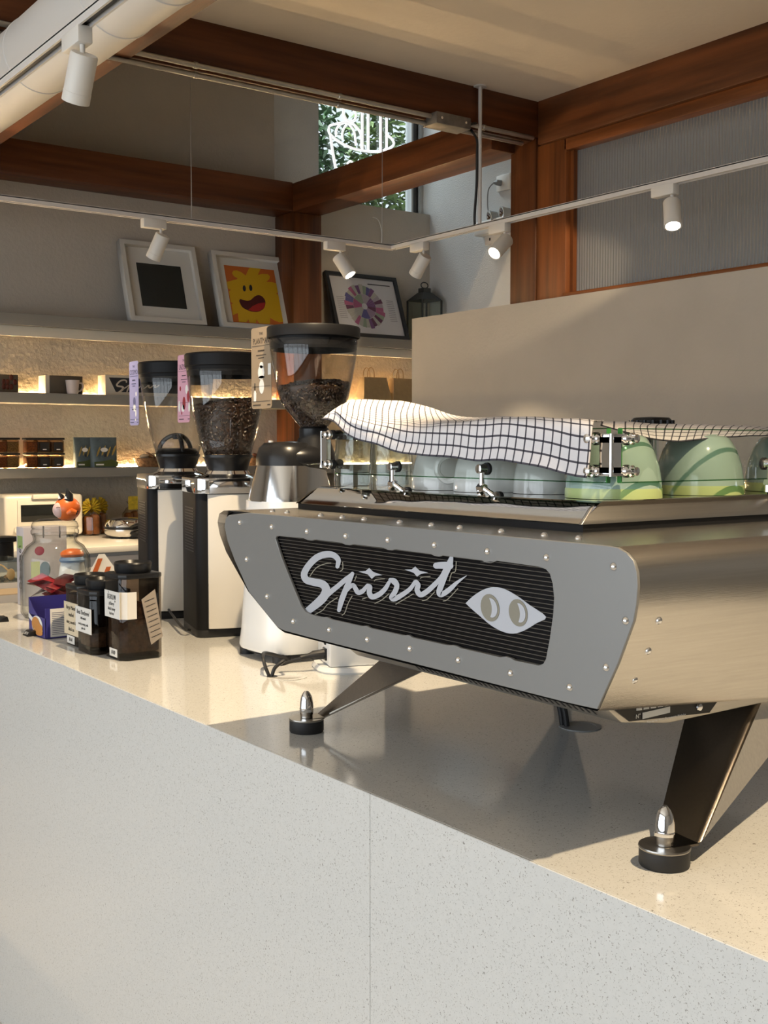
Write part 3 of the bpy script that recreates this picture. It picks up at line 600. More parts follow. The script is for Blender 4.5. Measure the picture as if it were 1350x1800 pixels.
# checked tea towels
def check(name, s1, base):
    m = bpy.data.materials.new(name); m.use_nodes = True; nt = m.node_tree; b = nt.nodes['Principled BSDF']; b.inputs['Roughness'].default_value = .9
    uv = nt.nodes.new('ShaderNodeUVMap'); sp = nt.nodes.new('ShaderNodeSeparateXYZ'); nt.links.new(uv.outputs[0], sp.inputs[0]); outs = []
    for k in (0, 1):
        a = nt.nodes.new('ShaderNodeMath'); a.operation = 'MULTIPLY'; a.inputs[1].default_value = s1; nt.links.new(sp.outputs[k], a.inputs[0])
        f = nt.nodes.new('ShaderNodeMath'); f.operation = 'FRACT'; nt.links.new(a.outputs[0], f.inputs[0])
        l = nt.nodes.new('ShaderNodeMath'); l.operation = 'LESS_THAN'; l.inputs[1].default_value = .16; nt.links.new(f.outputs[0], l.inputs[0]); outs.append(l)
    ad = nt.nodes.new('ShaderNodeMath'); ad.operation = 'ADD'; nt.links.new(outs[0].outputs[0], ad.inputs[0]); nt.links.new(outs[1].outputs[0], ad.inputs[1])
    cr = nt.nodes.new('ShaderNodeValToRGB'); cr.color_ramp.interpolation = 'CONSTANT'; e = cr.color_ramp.elements
    e[0].color = (*base, 1); e[1].position = .3; e[1].color = (.07, .065, .08, 1); e2 = cr.color_ramp.elements.new(.75); e2.color = (.012, .012, .02, 1)
    dv = nt.nodes.new('ShaderNodeMath'); dv.operation = 'MULTIPLY'; dv.inputs[1].default_value = .5; nt.links.new(ad.outputs[0], dv.inputs[0]); nt.links.new(dv.outputs[0], cr.inputs[0]); nt.links.new(cr.outputs[0], b.inputs['Base Color'])
    tc = nt.nodes.new('ShaderNodeTexCoord'); n = nt.nodes.new('ShaderNodeTexNoise'); n.inputs['Scale'].default_value = 350; nt.links.new(tc.outputs['Object'], n.inputs[0])
    bp = nt.nodes.new('ShaderNodeBump'); bp.inputs['Strength'].default_value = .35; bp.inputs['Distance'].default_value = .002; nt.links.new(n.outputs[0], bp.inputs['Height']); nt.links.new(bp.outputs[0], b.inputs['Normal'])
    return m
def cloth(name, label, rows_px, nu, nv, mt, amp, seed):
    """cloth from draped lines: each line = (list of pixels, list of X distances)"""
    lines = []
    for pts, xs in rows_px:
        c = [tuple(at(p[0], p[1], X=x)) for p, x in zip(pts, xs)]; c = spline(c, 12); acc = [0]
        for a, b in zip(c, c[1:]): acc.append(acc[-1] + (Vector(b) - Vector(a)).length)
        out = []
        for i in range(nu + 1):
            s_ = acc[-1] * i / nu; k = max(j for j in range(len(acc)) if acc[j] <= s_ + 1e-9); k = min(k, len(c) - 2)
            f_ = (s_ - acc[k]) / max(acc[k + 1] - acc[k], 1e-9); out.append(Vector(c[k]).lerp(Vector(c[k + 1]), f_))
        lines.append(out)
    grid = []; rnd = random.Random(seed); ph = [rnd.uniform(0, 6) for _ in range(8)]
    cols = [spline([tuple(l[i]) for l in lines], nv) for i in range(nu + 1)]
    nr = len(cols[0]); V = [[Vector(cols[i][j]) for i in range(nu + 1)] for j in range(nr)]
    for j in range(nr):
        for i in range(nu + 1):
            u = i / nu; v = j / nr; w_ = amp * (math.sin(23 * u + 3 * v + ph[0]) * .5 + math.sin(41 * u - 7 * v + ph[1]) * .3 + math.sin(9 * v + 14 * u + ph[2]) * .5)
            V[j][i] += Vector((-.5, 0, .8)) * w_
    m = MB(); m.grid(V); me = m.mesh(name); uvl = me.uv_layers.new(name='UVMap')
    U = [[0] * (nu + 1) for _ in range(nr)]; W = [[0] * (nu + 1) for _ in range(nr)]
    for j in range(nr):
        for i in range(1, nu + 1): U[j][i] = U[j][i - 1] + (V[j][i] - V[j][i - 1]).length
    for i in range(nu + 1):
        for j in range(1, nr): W[j][i] = W[j - 1][i] + (V[j][i] - V[j - 1][i]).length
    for lp in me.loops: j, i = divmod(lp.vertex_index, nu + 1); uvl.data[lp.index].uv = ((U[j][i] + U[nr // 2][i]) / 2, W[j][i])
    o = obj(name, me, mt, None, True, ang=180); s_ = o.modifiers.new('thickness', 'SOLIDIFY'); s_.thickness = .0016; s_.offset = 0; tag(o, label, 'towel', 'checked tea towels'); return o
CK = check('checked_linen', 62, (.74, .70, .70))
hem = [(566, 738), (585, 741), (612, 764), (660, 782), (705, 797), (768, 803), (830, 808), (880, 810), (940, 822), (990, 832), (1030, 839)]
mid = [(569, 735), (588, 728), (612, 748), (655, 765), (702, 778), (760, 786), (825, 790), (880, 788), (940, 795), (990, 801), (1036, 806)]
crs = [(571, 733), (592, 722), (618, 733), (655, 744), (700, 747), (756, 754), (822, 744), (882, 738), (940, 739), (990, 741), (1043, 748)]
bk1 = [(575, 731), (600, 712), (630, 715), (662, 720), (705, 727), (760, 737), (822, 738), (882, 736), (940, 736), (990, 738), (1052, 742)]
bk2 = [(580, 729), (606, 708), (640, 704), (680, 705), (720, 707), (772, 722), (822, 734), (882, 735), (940, 735), (990, 735.5), (1062, 740)]
cloth('tea_towel', 'white and navy checked tea towel draped over the cups and front glass', [(hem, [1.021] * 11), (mid, [1.024] * 11), (crs, [1.034] * 11), (bk1, [1.10] * 11), (bk2, [1.2, 1.2, 1.2, 1.2, 1.2, 1.18, 1.16, 1.15, 1.15, 1.15, 1.13])], 110, 8, CK, .0022, 3)
f1 = [(1056, 748), (1095, 758), (1125, 767), (1165, 774), (1215, 775), (1275, 768), (1330, 766), (1390, 764)]
f2 = [(1056, 743), (1100, 750), (1140, 752), (1190, 753), (1240, 752), (1295, 753), (1350, 756), (1400, 756)]
f3 = [(1058, 741), (1105, 742), (1150, 745), (1200, 747), (1250, 747), (1300, 749), (1360, 752), (1410, 753)]
cloth('tea_towel', 'flat checked tea towel lying over the green cups', [(f1, [1.075, 1.10, 1.13, 1.18, 1.24, 1.31, 1.38, 1.46]), (f2, [1.12, 1.15, 1.20, 1.25, 1.31, 1.37, 1.44, 1.52]), (f3, [1.2, 1.23, 1.28, 1.33, 1.38, 1.44, 1.50, 1.58])], 90, 10, CK, .0008, 9)

# ------------------------------------------------------------------ coffee grinders
CREAM = mat('grinder_cream_enamel', (.66, .63, .58), .3, coat=.2); GWH = mat('grinder_white_enamel', (.74, .74, .73), .22, coat=.3)
HOP = thin('hopper_plastic', (.975, .97, .96), 1.0); BEAN = mat('coffee_bean', (.030, .014, .007), .38, 0, .5, 90); LIDM = mat('lid_black', (.008, .008, .009), .45, spec=.12); HSG = mat('housing_black', (.010, .010, .011), .6, spec=.15)
ALUM = mat('polished_aluminium', (.68, .67, .66), .13, 1, .04, 5, .03, 20, (1, 1, .2))
def rprof(rp, h):
    for (r0, h0), (r1, h1) in zip(rp, rp[1:]):
        if h0 <= h <= h1: return r0 + (r1 - r0) * (h - h0) / (h1 - h0)
    return rp[-1][0]
def beans(c, rp, h0, h1, n, seed, par, bump_=.012):
    rnd = random.Random(seed); m = MB(); top = lambda a: h1 + bump_ * math.sin(a + 1) + .004 * math.sin(5 * a)
    for k in range(n):
        a = rnd.uniform(0, 2 * math.pi); h = h0 + (top(a) - h0) * rnd.random() ** .85; r_ = rprof(rp, h) - .005 - rnd.random() * .003
        M = Matrix.Rotation(a, 4, 'Z') @ Matrix.Rotation(R(90), 4, 'Y') @ Matrix.Rotation(rnd.uniform(0, 6.28), 4, 'Z')
        m.ico(c + Vector((r_ * math.cos(a), r_ * math.sin(a), h)), .0032, .0058, .0040, M @ Matrix.Rotation(rnd.uniform(-.5, .5), 4, 'X'))
    for k in range(n // 4):
        a = rnd.uniform(0, 2 * math.pi); q = math.sqrt(rnd.random()); h = top(a) * q + (h1 + .012) * (1 - q); r_ = (rprof(rp, h) - .006) * q
        m.ico(c + Vector((r_ * math.cos(a), r_ * math.sin(a), h)), .0058, .0042, .0034, Euler((rnd.uniform(-.5, .5), rnd.uniform(-.5, .5), rnd.uniform(0, 6))).to_matrix().to_4x4())
    core = [(0, h0)] + [(max(rprof(rp, h0 + (h1 - h0) * t) - .008, .004), h0 + (h1 - h0) * t) for t in (0, .15, .3, .5, .75, .95)] + [(0, h1 + .006)]
    m.lathe([(a, b) for a, b in core], c, 24)
    o = obj('coffee_beans', m, BEAN, par); o['kind'] = 'stuff'; o['label'] = 'dark roasted coffee beans filling the hopper'; return o
def card(par, p, w_, h_, col, title, ink, extras, slant=0):
    """hanging drink card in the plane X = const; p = top edge nearest the camera, width runs along +Y"""
    p = Vector(p); r_ = .006; o2 = [(0 + r_, 0), (w_ - r_, 0), (w_ - .002, -.002), (w_, -r_), (w_ + slant, -h_ + r_), (w_ + slant - .002, -h_ + .002), (w_ + slant - r_, -h_), (r_ + slant, -h_), (slant + .002, -h_ + .002), (slant, -h_ + r_), (0, -r_), (.002, -.002)]
    M = frame(p, (0, 1, 0), (0, 0, 1))
    c = place('menu_card', fill('menu_card', [o2], .0006), mat('card_' + title, col, .6), M, par, False); c['label'] = {'PLANTMAN': 'tan', 'LAZYBUG': 'pink', 'COSMO': 'lilac'}[title] + ' card reading THE ' + title
    IK = mat('card_ink_' + title, ink, .6)
    def T(b, u, v, s, wd=1): place('print', text('print', b, s, .0001, width=wd), IK, frame(p + Vector((-.0008, w_ * (1 - u), v)), (0, -1, 0), (0, 0, 1)), c)
    T('THE', .5, -.014, .008); T(title, .5, -.030, .018, min(1, .85 * w_ / (len(title) * .0125)))
    def sh(name, pts, m): place(name, fill(name, [[(-(q[0] - .5) * w_ + 0, q[1]) for q in pts]], .0002), m, frame(p + Vector((-.0009, w_ / 2, 0)), (0, 1, 0), (0, 0, 1)), c)
    for v in (-.040, -h_ + .016, -h_ + .048): sh('print_rule', [(.06, v), (.94, v), (.94, v + .0007), (.06, v + .0007)], IK)
    for a_, b_, v, th_ in ((.34, .66, -.052, .0028), (.26, .74, -.061, .0016), (.36, .64, -.067, .0016), (.08, .46, -h_ + .007, .0022), (.80, .94, -h_ + .007, .0022)): sh('print_line', [(a_, v), (b_, v), (b_, v + th_), (a_, v + th_)], IK)
    for e_, m in extras: sh('print', e_, m)
WI = mat('ink_white', (.75, .74, .70), .6); RI = mat('ink_red', (.30, .02, .03), .6); DI = mat('ink_dark', (.02, .02, .025), .6)
def blob(cx, cy, rx, ry, n=14): return [(cx + rx * math.cos(2 * math.pi * k / n), cy + ry * math.sin(2 * math.pi * k / n)) for k in range(n)]
def grinder(label, base, rz, filled, seed, hopoff):
    t = thing('coffee_grinder', label, 'grinder', base, rz, 'cream electric grinders'); c = Vector((0, 0, 0)); W_, D_ = .076, .10
    K = dict(parent=t, local=True)
    def outline(w_, d0, d1, r_, bulge, n=5):
        pts = []
        for (cx, cy, a0) in ((w_ - r_, d1 - r_, 0), (-w_ + r_, d1 - r_, 90), (-w_ + r_, d0 + r_, 180), (w_ - r_, d0 + r_, 270)):
            for k in range(n + 1): a = R(a0 + 90 * k / n); pts.append([cx + r_ * math.cos(a), cy + r_ * math.sin(a)])
        out = []
        for q in pts:
            if q[1] < 0: q[1] -= bulge * (1 - (q[0] / w_) ** 2)
            out.append(tuple(q))
        i = len(out) - 1; a, b = out[3 * n + 2 - 0 - 0 - 0] if False else (None, None), None
        return out
    ol = outline(W_, -D_, D_, .02, 0); v = lambda z: [Vector((x, y, z)) for x, y in ol]
    obj('motor_housing', MB().prism(v(.018), (0, 0, .322)), HSG, **K)
    fr_ = []; n = 14
    for k in range(n + 1):
        x = -W_ + .026 + (2 * W_ - .024) * k / n; fr_.append((x, -D_ - .014 * (1 - ((x - .003) / W_) ** 2) + .002))
    fr_ += [(W_ + .0015, -D_ + .03), (W_ + .0015, D_ - .06), (W_ - .004, D_ - .06), (W_ - .004, -D_ + .025)] + [(x, -D_ + .012) for x in (.05, 0, -.03, -W_ + .026)]
    obj('front_cover', MB().prism([Vector((x, y, .022)) for x, y in fr_], (0, 0, .316), bev=0), CREAM, ang=30, **K)
    for i in range(16): obj('vent', bx(-W_ - .001, -W_ + .002, -D_ + .035, D_ - .055, .20 + i * .0068, .203 + i * .0068), RUBBER, sm=False, **K)
    obj('base_plate', MB().prism(v(.0), (0, 0, .02), bev=.003), RUBBER, **K)
    ol2 = outline(W_ + .003, -D_ - .012, D_ + .002, .03, .006); obj('chrome_band', MB().prism([Vector((x, y, .34)) for x, y in ol2], (0, 0, .036), bev=.0015), CHROME, **K)
    h = Vector(hopoff)
    obj('neck', MB().lathe([(.075, .376), (.068, .379), (.055, .384), (.050, .392)], h, 36), CHROME, **K)
    obj('collar', MB().lathe([(.050, .386), (.049, .392), (.056, .420), (.060, .424), (.060, .430), (.0, .430)], h, 36), BPLAST, **K)
    rp = [(.056, .428), (.068, .47), (.080, .52), (.090, .57), (.096, .62), (.098, .648)]
    hp = obj('hopper', MB().lathe(rp, h, 48), HOP, **K); s_ = hp.modifiers.new('thickness', 'SOLIDIFY'); s_.thickness = .002
    obj('hopper_lid', MB().lathe([(.094, .618), (.0985, .640), (.101, .642), (.102, .668), (.099, .672), (0, .672)], h, 48), LIDM, **K)
    if filled: beans(h, rp, .432, .553, 1000, seed, t) if False else None
    return t, rp, h
def finish(t, rp, h, filled, seed):
    if filled:
        o = beans(Vector((0, 0, 0)), rp, .432, filled, 1100, seed, None); o.data.transform(Matrix.Translation(h)); o.parent = t
    else:
        a = MB(); a.lathe([(.05, .43), (.055, .436), (.05, .445), (0, .446)], h, 28)
        for s_ in (0, 1, 2):
            an = s_ * 2.1 + .6; a.tube([h + Vector((.05 * math.cos(an) * math.cos(q), .05 * math.sin(an) * math.cos(q), .436 + .045 * math.sin(q))) for q in [i * math.pi / 2 / 8 for i in range(9)]], .006, 8)
        a.lathe([(.012, .47), (.014, .482), (0, .486)], h, 16)
        obj('finger_guard', a, BPLAST, parent=t, local=True)
HO = (.018, -.01, 0)
g2b = at(388, 1108, Z=CT); t, rp, h = grinder('cream grinder with pink card and a hopper full of beans', tuple(g2b), R(-16), True, 5, HO); finish(t, rp, h, .553, 5)
q = onpl(334, 622, g2b); card(t, q, .066, .165, (.62, .33, .42), 'LAZYBUG', (.06, .03, .05), [(blob(.72, -.085, .1, .011), WI), (blob(.2, -.082, .06, .006), RI), (blob(.85, -.102, .1, .014), RI), (blob(.5, -.118, .12, .016), RI), (blob(.42, -.13, .12, .009), WI), (blob(.1, -.125, .08, .014), WI), (blob(.92, -.128, .07, .012), WI), (blob(.3, -.142, .04, .004), RI)], .004)
g1b = at(302, 1078, Z=CT); t, rp, h = grinder('grinder with lilac card and an empty clear hopper', tuple(g1b), R(-16), False, 6, HO); finish(t, rp, h, 0, 6)
q = onpl(243, 634, g1b); card(t, q, .058, .172, (.27, .26, .45), 'COSMO', (.04, .04, .08), [(blob(.55, -.108, .14, .012), mat('ink_slate', (.10, .10, .2), .6)), (blob(.55, -.125, .13, .010), WI), (blob(.7, -.14, .06, .009), WI), (blob(.75, -.088, .05, .006), WI), ([(.3, -.131), (.7, -.131), (.7, -.127), (.3, -.127)], DI), (blob(.66, -.157, .05, .003), WI)])
# tall white grinder with an aluminium head and a wide hopper
eb = at(512, 1150, Z=CT); eh = onpl(553, 1100, eb) - eb; eh.z = 0
t = thing('coffee_grinder', 'tall white grinder with polished aluminium cone and tan PLANTMAN card', 'grinder', tuple(eb)); K = dict(parent=t, local=True)
def rring(w_, d_, z, n=32, p=3.2): return [Vector((w_ * math.copysign(abs(math.cos(a)) ** (2 / p), math.cos(a)), d_ * math.copysign(abs(math.sin(a)) ** (2 / p), math.sin(a)), z)) for a in [2 * math.pi * k / n for k in range(n + 1)]]
m = MB(); m.grid([rring(.001, .001, .018), rring(.098, .098, .018), rring(.1005, .1005, .024), rring(.096, .096, .06), rring(.090, .090, .16), rring(.085, .085, .335), rring(.001, .001, .335)]); obj('white_body', m, GWH, ang=50, **K)
for sx in (-1, 1):
    for sy in (-1, 1): obj('rubber_foot', MB().cyl((.07 * sx, .07 * sy, 0), (.07 * sx, .07 * sy, .019), .016, n=16), RUBBER, **K)
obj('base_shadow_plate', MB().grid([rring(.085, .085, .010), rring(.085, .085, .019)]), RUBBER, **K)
m = MB(); m.grid([rring(.0855, .0855, .334, p=2.6), rring(.084, .084, .345, p=2.6), rring(.070, .070, .410, p=2.4), rring(.001, .001, .411, p=2.4)]); obj('aluminium_cone', m, ALUM, ang=50, **K)
m = MB(); m.grid([rring(.0705, .0705, .410, p=2.4), rring(.070, .070, .428, p=2.4), rring(.064, .064, .447, p=2.4), rring(.050, .050, .458), rring(.001, .001, .462)])
m.cyl(eh + Vector((0, 0, .42)), eh + Vector((0, 0, .468)), .050, .034, 28); m.ball(eh * .55 + Vector((0, 0, .425)), .078, .066, .036, 24, 12); obj('grinder_head', m, BPLAST, ang=50, **K)
obj('adjustment_ring', MB().cyl(eh * .6 + Vector((0, 0, .412)), eh * .6 + Vector((0, 0, .424)), .062, n=40), CHROME, **K)
cp = onpl(476, 781, eb) - eb; obj('release_pin', MB().cyl(cp + Vector((0, 0, -.012)), cp + Vector((0, 0, .008)), .0055, n=14), ALU, **K)
obj('hopper_neck', MB().lathe([(.036, .462), (.032, .468), (.032, .488), (.028, .492), (0, .492)], eh, 28), BPLAST, **K)
rp = [(.027, .488), (.036, .500), (.068, .540), (.074, .552), (.084, .60), (.093, .65), (.0965, .690)]
hp = obj('hopper', MB().lathe(rp, eh, 56), HOP, **K); s_ = hp.modifiers.new('thickness', 'SOLIDIFY'); s_.thickness = .002
obj('hopper_lid', MB().lathe([(.097, .680), (.0995, .681), (.1, .700), (.098, .7035), (0, .7045)], eh, 56), LIDM, **K)
obj('lid_skirt', MB().lathe([(.094, .682), (.0925, .655)], eh, 56), LIDM, **K)
o = beans(Vector((0, 0, 0)), rp, .490, .580, 1100, 8, None); o.data.transform(Matrix.Translation(eh)); o.parent = t
q = onpl(477, 572, eb); card(t, q, .086, .176, (.30, .22, .14), 'PLANTMAN', (.04, .025, .015), [(blob(.5, -.098, .16, .016), WI), (blob(.52, -.128, .12, .016), WI), ([(.12, -.16), (.24, -.16), (.24, -.142), (.20, -.136), (.20, -.126), (.16, -.126), (.16, -.136), (.12, -.142)], WI), ([(.16, -.136), (.20, -.136), (.20, -.12), (.16, -.12)], DI), ([(.84, -.08), (.98, -.08), (.98, -.104), (.84, -.104)], WI), (blob(.52, -.108, .15, .003), DI), (blob(.52, -.082, .1, .007), WI)])
# white appliance with plug behind the machine
wb = at(640, 1172, Z=CT); t = thing('white_appliance', 'white appliance with rounded foot and black mains socket behind the machine leg', 'appliance', tuple(wb), R(-20)); K = dict(parent=t, local=True)
m = MB(); m.grid([rring(.001, .001, 0), rring(.103, .075, 0), rring(.105, .077, .004), rring(.100, .072, .012), rring(.001, .001, .014)]); obj('foot_plate', m, GWH, ang=40, **K)
m = MB(); m.box(-.085, .03, -.055, .055, .012, .17, bev=.006); obj('column', m, GWH, **K)
obj('socket', bx(-.0885, -.0845, -.030, -.004, .022, .046, bev=.001), BPLAST, **K); obj('switch', MB().ball((-.086, -.018, .060), .003, .006, .008), BPLAST, **K)
M = WM[t]; a = M @ Vector((-.088, -.017, .034)); g0 = at(478, 1190, Z=CT)
obj('plug', MB().tube([a, a + (M.to_3x3() @ Vector((-.022, 0, -.002))), a + (M.to_3x3() @ Vector((-.030, 0, -.003))), a + (M.to_3x3() @ Vector((-.048, 0, -.006)))], [.010, .0095, .006, .005], 10), RUBBER, t)
b0_ = a + (M.to_3x3() @ Vector((-.046, 0, -.006)))
obj('power_cable', MB().tube([Vector(q) for q in spline([tuple(b0_), tuple(b0_ + Vector((-.035, .02, -.012))), tuple(g0 + Vector((.025, -.004, .030))), tuple(g0 + Vector((.006, -.002, .018))), tuple(g0 + Vector((0, 0, .002)))], 6)], .0036, 8), RUBBER, t)
hb = at(490, 1189, Z=CT); gr = obj('cable_grommet', MB().lathe([(.040, CT + .0002), (.040, CT + .001), (.030, CT + .0014), (.028, CT + .001), (0, CT + .001)], (hb.x + .012, hb.y - .012, 0), 36), QZ, bar)
obj('cable_hole', MB().lathe([(.011, CT + .0016), (0, CT + .0017)], (g0.x, g0.y, 0), 20), RUBBER, gr)
tag(obj('mains_cable', MB().tube([Vector(q) for q in spline([tuple(g0 + Vector((-.004, .004, .002))), tuple(g0 + Vector((-.008, .012, .02))), tuple(g0 + Vector((-.002, .03, .035))), tuple(g0 + Vector((.04, .09, .03))), tuple(eb + Vector((-.055, -.085, .008)))], 6)], .0036, 8), RUBBER), 'black cable looping from the counter hole to the tall white grinder', 'cable')
# cable of the pink-card grinder
k0 = at(292, 1078, Z=CT); tag(obj('mains_cable', MB().tube([Vector(q) for q in spline([tuple(k0 + Vector((0, .05, .045))), tuple(k0 + Vector((.0, .02, .03))), tuple(at(318, 1100, Z=CT + .02)), tuple(at(334, 1107, Z=CT + .012))], 6)], .0032, 8), RUBBER), 'thin black cable between the two cream grinders', 'cable')

# ------------------------------------------------------------------ light track, spots, duct, conduits
TRW = mat('track_white', (.66, .63, .60), .45); SPW = mat('spot_white', (.72, .69, .64), .45)
ZT, XT, YT, XL = 2.4, 3.52, 4.76, 1.074
tk = thing('light_track', 'white rectangular lighting track hung from the ceiling', 'light track', (XT, YT, ZT))
def rail(x0, x1, y0, y1):
    m = MB(); horiz = (x1 - x0) > (y1 - y0); a = .017
    if horiz:
        for dy in (-a, a - .006): m.box(x0, x1, y0 + dy, y0 + dy + .006, ZT, ZT + .022)
        m.box(x0, x1, y0 - a, y0 + a, ZT + .018, ZT + .024)
    else:
        for dx in (-a, a - .006): m.box(x0 + dx, x0 + dx + .006, y0, y1, ZT, ZT + .022)
        m.box(x0 - a, x0 + a, y0, y1, ZT + .018, ZT + .024)
    return m
obj('rail', rail(XL - .017, XT + .017, YT, YT), TRW, tk, sm=False); obj('rail', rail(XT, XT, -.5, YT - .017), TRW, tk, sm=False); obj('rail', rail(XL, XL, -.5, YT - .017), TRW, tk, sm=False)
obj('rail_core', bx(XL - .008, XL + .008, -.5, YT, ZT + .008, ZT + .012), BLACKM, tk, sm=False)
ry = at(843, 405, X=XT).y
obj('hanger_rod', MB().cyl((XT, ry, ZT + .02), (XT, ry, ZC), .009, n=14), TRW, tk); obj('ceiling_rose', MB().cyl((XT, ry, ZC - .006), (XT, ry, ZC), .03, n=20), TRW, tk)
for y in (1.4,): obj('hanger_rod', MB().cyl((XT, y, ZT + .02), (XT, y, ZC), .009, n=14), TRW, tk); obj('hanger_rod', MB().cyl((XL, y, ZT + .02), (XL, y, ZC), .009, n=14), TRW, tk)
WIRE = mat('hanging_wire', (.45, .44, .42), .4, .6)
for px in (337, 672): x_ = at(px, 400, Y=YT).x; obj('hanger_wire', MB().cyl((x_, YT, ZT + .02), (x_, YT, 4.7), .0022, n=6), WIRE, tk)
def spot(label, p, aim, along, power, size=50, L=.115, r_=.033, blend=.5):
    p = Vector(p); aim = Vector(aim).normalized(); al = Vector(along)
    t = thing('track_spotlight', label, 'spotlight', tuple(p), group='white track spotlights')
    m = MB(); ax, ay = (.055, .019) if abs(al.x) > .5 else (.019, .055); m.box(p.x - ax, p.x + ax, p.y - ay, p.y + ay, p.z - .038, p.z + .004, bev=.004); obj('adapter', m, SPW, t)
    s0 = p + al * .035 - Vector((0, 0, .036)); piv = s0 - Vector((0, 0, .045))
    obj('stem', MB().cyl(s0, piv, .0065, n=12), SPW, t); obj('pivot', MB().cyl(piv + aim.cross(Vector((0, 0, 1))).normalized() * .012, piv - aim.cross(Vector((0, 0, 1))).normalized() * .012, .010, n=14), SPW, t)
    a = piv - aim * .022; b = a + aim * L; q = Vector((0, 0, 1)).rotation_difference(aim)
    obj('lamp_head', MB().lathe([(0, 0), (r_ * .93, 0), (r_, .004), (r_, L * .78), (r_ * 1.02, L * .785), (r_ * 1.02, L), (r_ * .86, L), (r_ * .8, L - .012), (0, L - .013)], a, 28, aim), SPW, t)
    obj('lens', MB().lathe([(r_ * .8, L - .0105), (r_ * .5, L - .009), (0, L - .0085)], a, 24, aim), LENS if power else mat('lens_off', (.3, .3, .3), .2), t)
    if power:
        l = bpy.data.lights.new('spot_beam', 'SPOT'); l.energy = power; l.color = WARM; l.spot_size = R(size); l.spot_blend = blend; l.shadow_soft_size = .012
        o = bpy.data.objects.new('spot_beam', l); COL.objects.link(o); o.parent = t; o.location = (b + aim * .004) - p; o.rotation_euler = aim.to_track_quat('-Z', 'Y').to_euler()
    return t
LENS = mat('lit_lens', (1, 1, 1), .3, emit=(1, .93, .80), estr=14)
def onx(px, X): q = at(px, 400, X=X); return q.y
def ony(px): return at(px, 400, Y=YT).x
spot('white track spotlight in front of the dark framed print', (ony(270), YT, ZT), (-.22, .50, -.9), (1, 0, 0), 150)
spot('white track spotlight in front of the column and colour wheel print', (ony(588), YT, ZT), (.30, -.50, -.85), (1, 0, 0), 60)
spot('unlit white track spotlight just right of the track corner', (XT, onx(737, XT), ZT), (-.10, .75, -.9), (0, -1, 0), 0)
spot('bright white track spotlight in front of the emergency lamp', (XT, onx(878, XT), ZT), (-.75, -.10, -.62), (0, -1, 0), 90)
spot('white track spotlight in front of the ribbed glass', (XT, onx(1168, XT), ZT), (-.30, -.32, -.88), (0, -1, 0), 70)
spot('large white track spotlight below the white duct at top left', (XL, at(135, 66, X=XL).y, ZT), (-.02, .50, -.9), (0, -1, 0), 60, 60)
spot('white track spotlight over the coffee grinders', (XL, 1.70, ZT), (.14, .22, -1), (0, -1, 0), 75, 80)
spot('white track spotlight over the bar end', (XL, .35, ZT), (.05, .18, -1), (0, -1, 0), 65, 70)
# duct
DW = mat('duct_white', (.66, .645, .62), .5)
spot('added unseen white track spotlight beyond the right edge aimed at the window post', (XT, 2.35, ZT), (.30, 1.5, -.10), (0, -1, 0), 70, 20)  # added lamp out of view, gives post and sill their warm glow
dp = at(62, 104, Z=2.70); d = thing('air_duct', 'large round white air duct under the ceiling at top left', 'duct', (dp.x, 3, 2.575))
obj('duct_pipe', MB().cyl((dp.x, -3.9, 2.70), (dp.x, YB - .3, 2.70), .125, n=48), DW, d)
for px, py in ((20, 190), (150, 60), (230, 20)):
    y = at(px, py, X=dp.x - .1).y; obj('duct_joint', MB().lathe([(.125, -.008), (.1275, -.006), (.1275, .006), (.125, .008)], (dp.x, y, 2.70), 48, (0, 1, 0)), DW, d)
# conduits and junction box
CON = mat('galvanised_conduit', (.50, .48, .44), .32, .9, .1, 20)
for i, (y, z, x1) in enumerate(((Y1 - .012, 2.870, 3.86), (Y1 + .03, 2.848, 3.83))):
    c = thing('conduit', ('upper' if i == 0 else 'lower') + ' of two galvanised conduits along the ceiling beam', 'conduit', (2, y, z), group='galvanised conduits on the beam')
    obj('pipe', MB().cyl((-3.2, y, z), (x1, y, z), .0105, n=14), CON, c)
    for x in (2.08, 2.75, 3.55): obj('clip', MB().lathe([(.0108, -.009), (.0135, -.007), (.0135, .007), (.0108, .009)], (x + i * .02, y, z), 14, (1, 0, 0)), CON, c)
jx = at(792, 224, Y=Y1 - .03).x
jb = thing('junction_box', 'grey metal junction box on the conduits under the beam', 'junction box', (jx, Y1 - .03, 2.83)); obj('box', bx(jx - .10, jx + .10, Y1 - .055, Y1 + .045, 2.832, 2.884, bev=.004), mat('dull_box_metal', (.22, .20, .18), .5, .6, .2, 25), jb)
for s_ in (-1, 1): obj('screw', MB().cyl((jx + .07 * s_, Y1 - .057, 2.858), (jx + .07 * s_, Y1 - .054, 2.858), .006, n=10), CHROME, jb)
pts = [(jx + .10, Y1 - .02, 2.86), (jx + .15, Y1 - .03, 2.875), tuple(at(825, 222, X=XT - .02)), tuple(at(838, 245, X=XT - .01)), (XT - .014, ry + .004, 2.74), (XT - .016, ry + .004, 2.6), (XT - .022, ry + .01, 2.47), (XT - .012, ry + .02, ZT + .02)]
tag(obj('track_cable', MB().tube([Vector(q) for q in spline(pts, 6)], .006, 8), RUBBER), 'black cable from the junction box down the white rod', 'cable')
